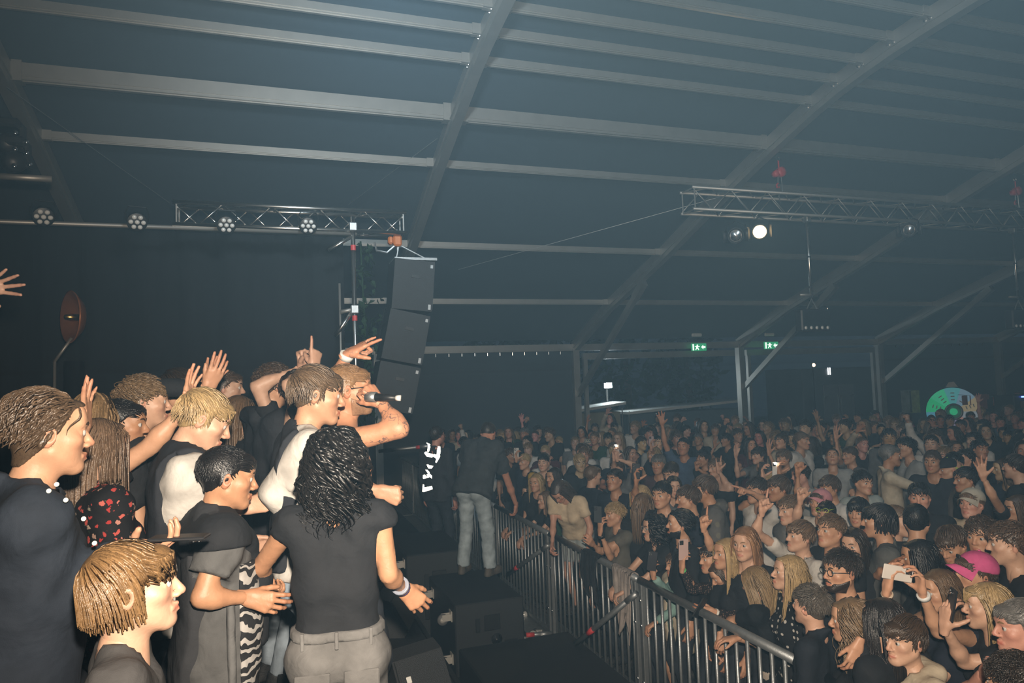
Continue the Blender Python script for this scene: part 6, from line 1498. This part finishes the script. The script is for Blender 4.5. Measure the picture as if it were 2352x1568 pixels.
C('guy in profile beside the dark-haired young man', 1580, 1146, ('side', BRN), ('tee', NV), H=1.76, phi=-80)
C('guy with cropped hair looking up behind the blond curly guy', 1412, 1102, ('short', BLK), ('tee', NV), H=1.78, phi=-35, head=(0, 8, 0))
C('older man with white collar under a dark sweater', 1512, 1066, ('side', GRY), ('shirt', (.06, .03, .035)), H=1.80, phi=-20)
C('man with receding hair looking down', 1542, 1086, ('short', DBR), ('tee', (.02, .022, .026)), H=1.80, phi=-35, head=(0, -18, 0))
C('woman with long dark blond hair seen from behind near the rail', 1478, 1160, ('long', LBR), ('tee', BK), H=1.66, phi=150, bust=1)
C('woman with a headband of dark hair in the middle rows', 1548, 1118, ('bob', DBR), ('tee', GY), H=1.66, phi=10, bust=1)
C('guy in white tee pointing to the left', 1738, 1126, ('crop', DBR), ('tee', WH), H=1.78, phi=-55, armL={'e_w': (1758, 1150, -.2), 'w': (1725, 1130, -.3), 'hand': 'point', 'wdir': (-1, .35, 0), 'wpalm': (0, -1, 0)})
C('guy with brown fringe holding a hand to his mouth', 1788, 1122, ('mop', BRN), ('tee', BK), H=1.80, phi=-60, armR='face')
C('broad man in white tee leaning to the woman beside him', 1842, 1012, ('short', LBR), ('tee', WH), H=1.92, phi=60, build=1.12)
C('woman in dark top kissing the broad man in white', 1862, 1022, ('long', DBR), ('tee', BK), H=1.80, phi=-70, bust=1)
C('dark-haired boy with full hair in pale tee', 1982, 1108, ('crop', BLK), ('tee', (.3, .33, .31)), H=1.74, phi=40)
C('man in cream polo turned to his neighbour with a drink', 2045, 1046, ('short', GRY), ('shirt', CR), H=1.90, phi=100, armR={'p': 'fwd', 'hand': 'grip'})
C('man with grey baseball top and swept hair', 2082, 1028, ('quiff', BLK), ('long', LG), H=1.88, phi=-60)
C('man with spectacles tilting his head back', 1912, 1050, ('buzz', BRN), ('tee', LG), H=1.78, phi=0, head=(0, 25, 0))
# --- raised arms and phones further back
for (px, py, wx, wy, ex, ey, hp_, lab) in ((1742, 1046, 1690, 1046, 1694, 1092, 'flat', 'person with one flat hand raised straight up'), (1800, 1052, 1766, 1040, 1785, 1085, 'open', 'person raising a slanting open hand'), (1952, 1046, 1920, 1008, 1925, 1050, 'open', 'person with long arm raised high above the crowd'),
        (1668, 1010, 1642, 1025, 1625, 1058, 'open', 'person throwing both arms up with a bracelet'), (1615, 1052, 1600, 1075, 1640, 1100, 'point', 'person pointing to the stage from the middle'), (1905, 1120, 1832, 1085, 1832, 1140, 'fist', 'person holding up a loose fist in the middle rows'), (1815, 1172, 1838, 1148, 1830, 1185, 'fist', 'person holding up a curled hand at the centre right'),
        (1645, 1075, 1650, 1080, 1668, 1110, 'horns', 'person with a horns sign above the hooded jacket')):
    J = C(lab, px, py, (random.choice(('crop', 'long', 'short', 'mop')), random.choice((BLK, DBR, BRN, LBR))), ('tee', random.choice((BK, NV, GY, WH))), H=1.74, phi=-50, armR={'e_w': (ex, ey, -.1), 'w': (wx, wy, -.15), 'hand': hp_, 'wdir': (.0, 1, 0), 'wpalm': (.4, 0, -1)})
for (px, py, wx, wy, qx, qy, lit, col, lab, plab) in ((1418, 1062, 1410, 1052, 1416, 1034, True, (.5, .45, .42), 'person holding a phone overhead with both hands', 'phone with lit torch held overhead'), (1205, 1046, 1186, 1056, 1186, 1040, False, (.45, .42, .38), 'person filming behind the arm of the man in jeans', 'pale phone beside the man in jeans'),
        (1470, 1128, 1462, 1100, 1461, 1082, False, (.02, .02, .025), 'person raising a dark phone in the middle', 'dark phone raised over the blond curly guy'), (1768, 1100, 1790, 1088, 1782, 1078, True, (.6, .58, .55), 'person lighting a white phone in the middle rows', 'white phone with lit torch in the middle rows'), (1502, 1030, 1496, 1030, 1496, 1013, False, (.4, .3, .3), 'person filming with a pink phone far back', 'pink patterned phone far back'), (1755, 1098, 1752, 1096, 1752, 1077, False, (.03, .03, .03), 'person filming beside the lit white phone', 'black phone beside the lit white phone')):
    J = C(lab, px, py + 14, (random.choice(('long', 'short', 'bob')), random.choice((DBR, BRN, LBR, BLO))), ('tee', random.choice((BK, NV, GY))), H=1.70, phi=-45, armR={'w': (wx, wy, -.2), 'hand': 'phone', 'wdir': (.0, 1, 0), 'wpalm': (.6, 0, -.6)}, armL={'w': (wx + 8, wy + 2, -.2), 'hand': 'phone', 'wdir': (.0, 1, 0)} if lit and px < 1500 else 'down')
    phone(at_depth(qx, qy, J['d'] - .2), UP, FW, col, plab, lit)
C('man in yellow football shirt with dark hair', 1248, 1062, ('short', BLK), ('tee', YE), H=1.74, phi=-15)
C('woman resting her elbows on the rail behind the bending girl', 1252, 1148, ('long', LBR), ('tee', BK), H=1.62, phi=-60, bust=1, armR='rail', armL='cross')
C('woman in black with hands on the rail by the man in jeans', 1215, 1132, ('longdark', DBR), ('long', BK), H=1.62, phi=-65, bust=1, armR='rail', armL='rail')
C('blonde smiling woman near the yellow shirt', 1232, 1108, ('long', BLO), ('tee', BK), H=1.64, phi=-30, bust=1)
C('woman with dark hair near the bending girl', 1272, 1096, ('longdark', DBR), ('tee', GN), H=1.68, phi=-50, bust=1)
C('boy with short hair between curly guy and bending girl', 1362, 1092, ('short', LBR), ('tee', NV), H=1.72, phi=120)
C('woman with polka-dot blouse by the first tent post', 1336, 992, ('bob', BLK), ('tee', (.5, .46, .38)), H=1.76, phi=-20, bust=1, topmat='polka')
C('man in dark green tee near the polka-dot woman', 1366, 1006, ('short', LBR), ('tee', GN), H=1.80, phi=-20)

# ------------------------------------------------------------------ the crowd further back: shared bodies, each person placed on his own
POOL = []
rs = np.random.RandomState(21); n0 = len(PEOPLE)
styles_m, styles_f = ['short', 'crop', 'quiff', 'side', 'mop', 'curlytop', 'buzz'], ['long', 'longdark', 'bob', 'wavy', 'bangs', 'bun']
ARMSETS = [('down', 'down')]*12 + [('clap', 'clap'), ('up', 'down'), ('phone', 'down'), ('upf', 'down'), ('fistup', 'down'), ('hip', 'down'), ('face', 'down')]
for i in range(26):
    fem = i % 3 == 0; hs_ = (styles_f if fem else styles_m)[i % (6 if fem else 7)]; a = ARMSETS[i % len(ARMSETS)]
    J = person('pool', (0, 0, 0), 0, 1.75, lod=2, hair=(hs_, DBR), top=(['tee', 'tee', 'long', 'shirt', 'hoodie', 'tee'][i % 6], GY), bust=1. if fem else 0., armR=a[0], armL=a[1], head=(rs.uniform(-30, 30), rs.uniform(-8, 10), rs.uniform(-5, 5)), build=rs.uniform(.95, 1.12), lean=rs.uniform(-3, 8))
    POOL.append((J['obj'], hs_, fem, a[0], J['HC'][2]))
hairn = {'short': 'short', 'crop': 'cropped', 'quiff': 'brushed-up', 'side': 'side-parted', 'mop': 'mop-top', 'curlytop': 'curly', 'buzz': 'shaved', 'long': 'long', 'longdark': 'long straight', 'bob': 'chin-length', 'wavy': 'wavy', 'bangs': 'fringed', 'bun': 'tied-up'}
HC_ = [('black', BLK), ('dark brown', DBR), ('brown', BRN), ('light brown', LBR), ('blond', DBL), ('fair', BLO), ('grey', GRY)]
TC_ = [('black', BK), ('navy', NV), ('white', WH), ('grey', GY), ('cream', CR), ('dark green', GN), ('pale grey', LG), ('burgundy', (.08, .02, .025)), ('denim blue', (.06, .09, .15)), ('pink', (.45, .12, .22))]
def place_far():
    cand = []
    for iy in range(44):
        for ix in range(70):
            x = 3.35 + ix*.60 + rs.uniform(-.18, .18) + (.3 if iy % 2 else 0); y = 3.0 + iy*.60 + rs.uniform(-.18, .18)
            if y > WF - .5 or x > 26.5: continue
            H = rs.normal(1.76, .07); P = A(x, y, H*.93); d = P - CAM; z = d @ FW
            if z < 4.2 or z > 17.2 + 1.0*math.sin(y*3 + x): continue
            px, py = CXP + FPX*(d @ RT)/z, CYP - FPX*(d @ UP)/z
            if px < 1000 or px > 2400 or py > 1230: continue
            if x < 3.6 and y > 11.: pass
            cand.append((z, px, py, x, y, H))
    cand.sort(); out = []; occ = [(p[0][0], p[0][1]) for p in PEOPLE[:]]; lst = [(p[1], p[2], p[3]) for p in PEOPLE]
    for z, px, py, x, y, H in cand:
        if min((x-a)**2 + (y-b)**2 for a, b in occ) < .44**2: continue
        bad = False
        for (dz, qx, qy) in lst:
            if z < dz - .05 and abs(px - qx) < .30*FPX/z and qy > py - .16*FPX/z and qy < py + .9*FPX/z: bad = True; break
        if bad: continue
        # keep those that still show past the heads in front
        out.append((z, px, py, x, y, H)); occ.append((x, y))
    return out
far = place_far()
NMAX = 298 - len([p for p in PEOPLE])
# thin out evenly over the picture: hidden people are skipped first
grid = {}; sel = []
for c in far:
    z, px, py, x, y, H = c; w = max(8., .16*FPX/z); vis = sum(1 for q in sel if abs(q[1]-px) < .13*FPX/z and 0 < q[2]-py < .0)
    k = (int(px/(.42*FPX/z*.55)), int(py/(w*.62)))
    if k in grid: continue
    grid[k] = 1; sel.append(c)
sel = sel[:]
if len(sel) > NMAX:
    idx = np.linspace(0, len(sel)-1, NMAX).astype(int); sel = [sel[i] for i in sorted(set(idx.tolist()))]
rows = lambda z: 'near rows' if z < 7.5 else 'middle rows' if z < 11 else 'back rows' if z < 14.5 else 'rearmost rows'
def where(px):
    for lim, t in ((1130, 'behind jeans man'), (1315, 'left of first post'), (1480, 'by floodlight bay'), (1640, 'under left exit sign'), (1760, 'under right exit sign'), (1900, 'under amber lamp'), (2030, 'under container doors'), (2140, 'under posters'), (2250, 'under prize wheel'), (9999, 'under pink bunting')):
        if px < lim: return t
USED = set()
for i, (z, px, py, x, y, H) in enumerate(sel):
    o, hs_, fem, arm, hcz = POOL[rs.randint(len(POOL))] if i >= len(POOL) else POOL[i]
    act = {'clap': 'clapping', 'up': 'arm straight up', 'phone': 'hand raised', 'upf': 'reaching forward', 'fistup': 'fist raised', 'face': 'hand at face'}.get(arm, '')
    for tr in range(12):
        hn, hcol = HC_[rs.choice(7, p=[.2, .25, .22, .12, .1, .06, .05])]; tn, tcol = TC_[rs.choice(10, p=[.34, .14, .16, .10, .07, .04, .06, .03, .04, .02])]
        lab = '%s %s-haired %s in %s top %s %s %s' % (hairn[hs_], hn.replace(' ', '-'), 'woman' if fem else 'man', tn, act, rows(z), where(px)); lab = ' '.join(lab.split())
        if lab not in USED: break
    USED.add(lab)
    c = o if i < len(POOL) else copy_tree(o)
    c.location = (x, y, 0); s = H/1.75; c.scale = (s, s, s); c.rotation_euler = (0, 0, math.radians(stage_yaw((x, y)) + rs.normal(0, 28))); c.color = (*[v*rs.uniform(.8, 1.1) for v in random.choice((SKN, SKP, SKT))], 1)
    for ch in c.children:
        nm = ch.name.split('.')[0]
        if nm in ('hair',): ch.color = (*hcol, 1)
        elif nm in ('t_shirt', 'sweater', 'shirt', 'hoodie', 'jacket'): ch.color = (*tcol, 1)
    tag(c, lab, 'person', 'people standing further back in the crowd')
for k in range(len(sel), len(POOL)): bpy.data.objects.remove(POOL[k][0])
print('CROWD', len(PEOPLE), len(far), len(sel))
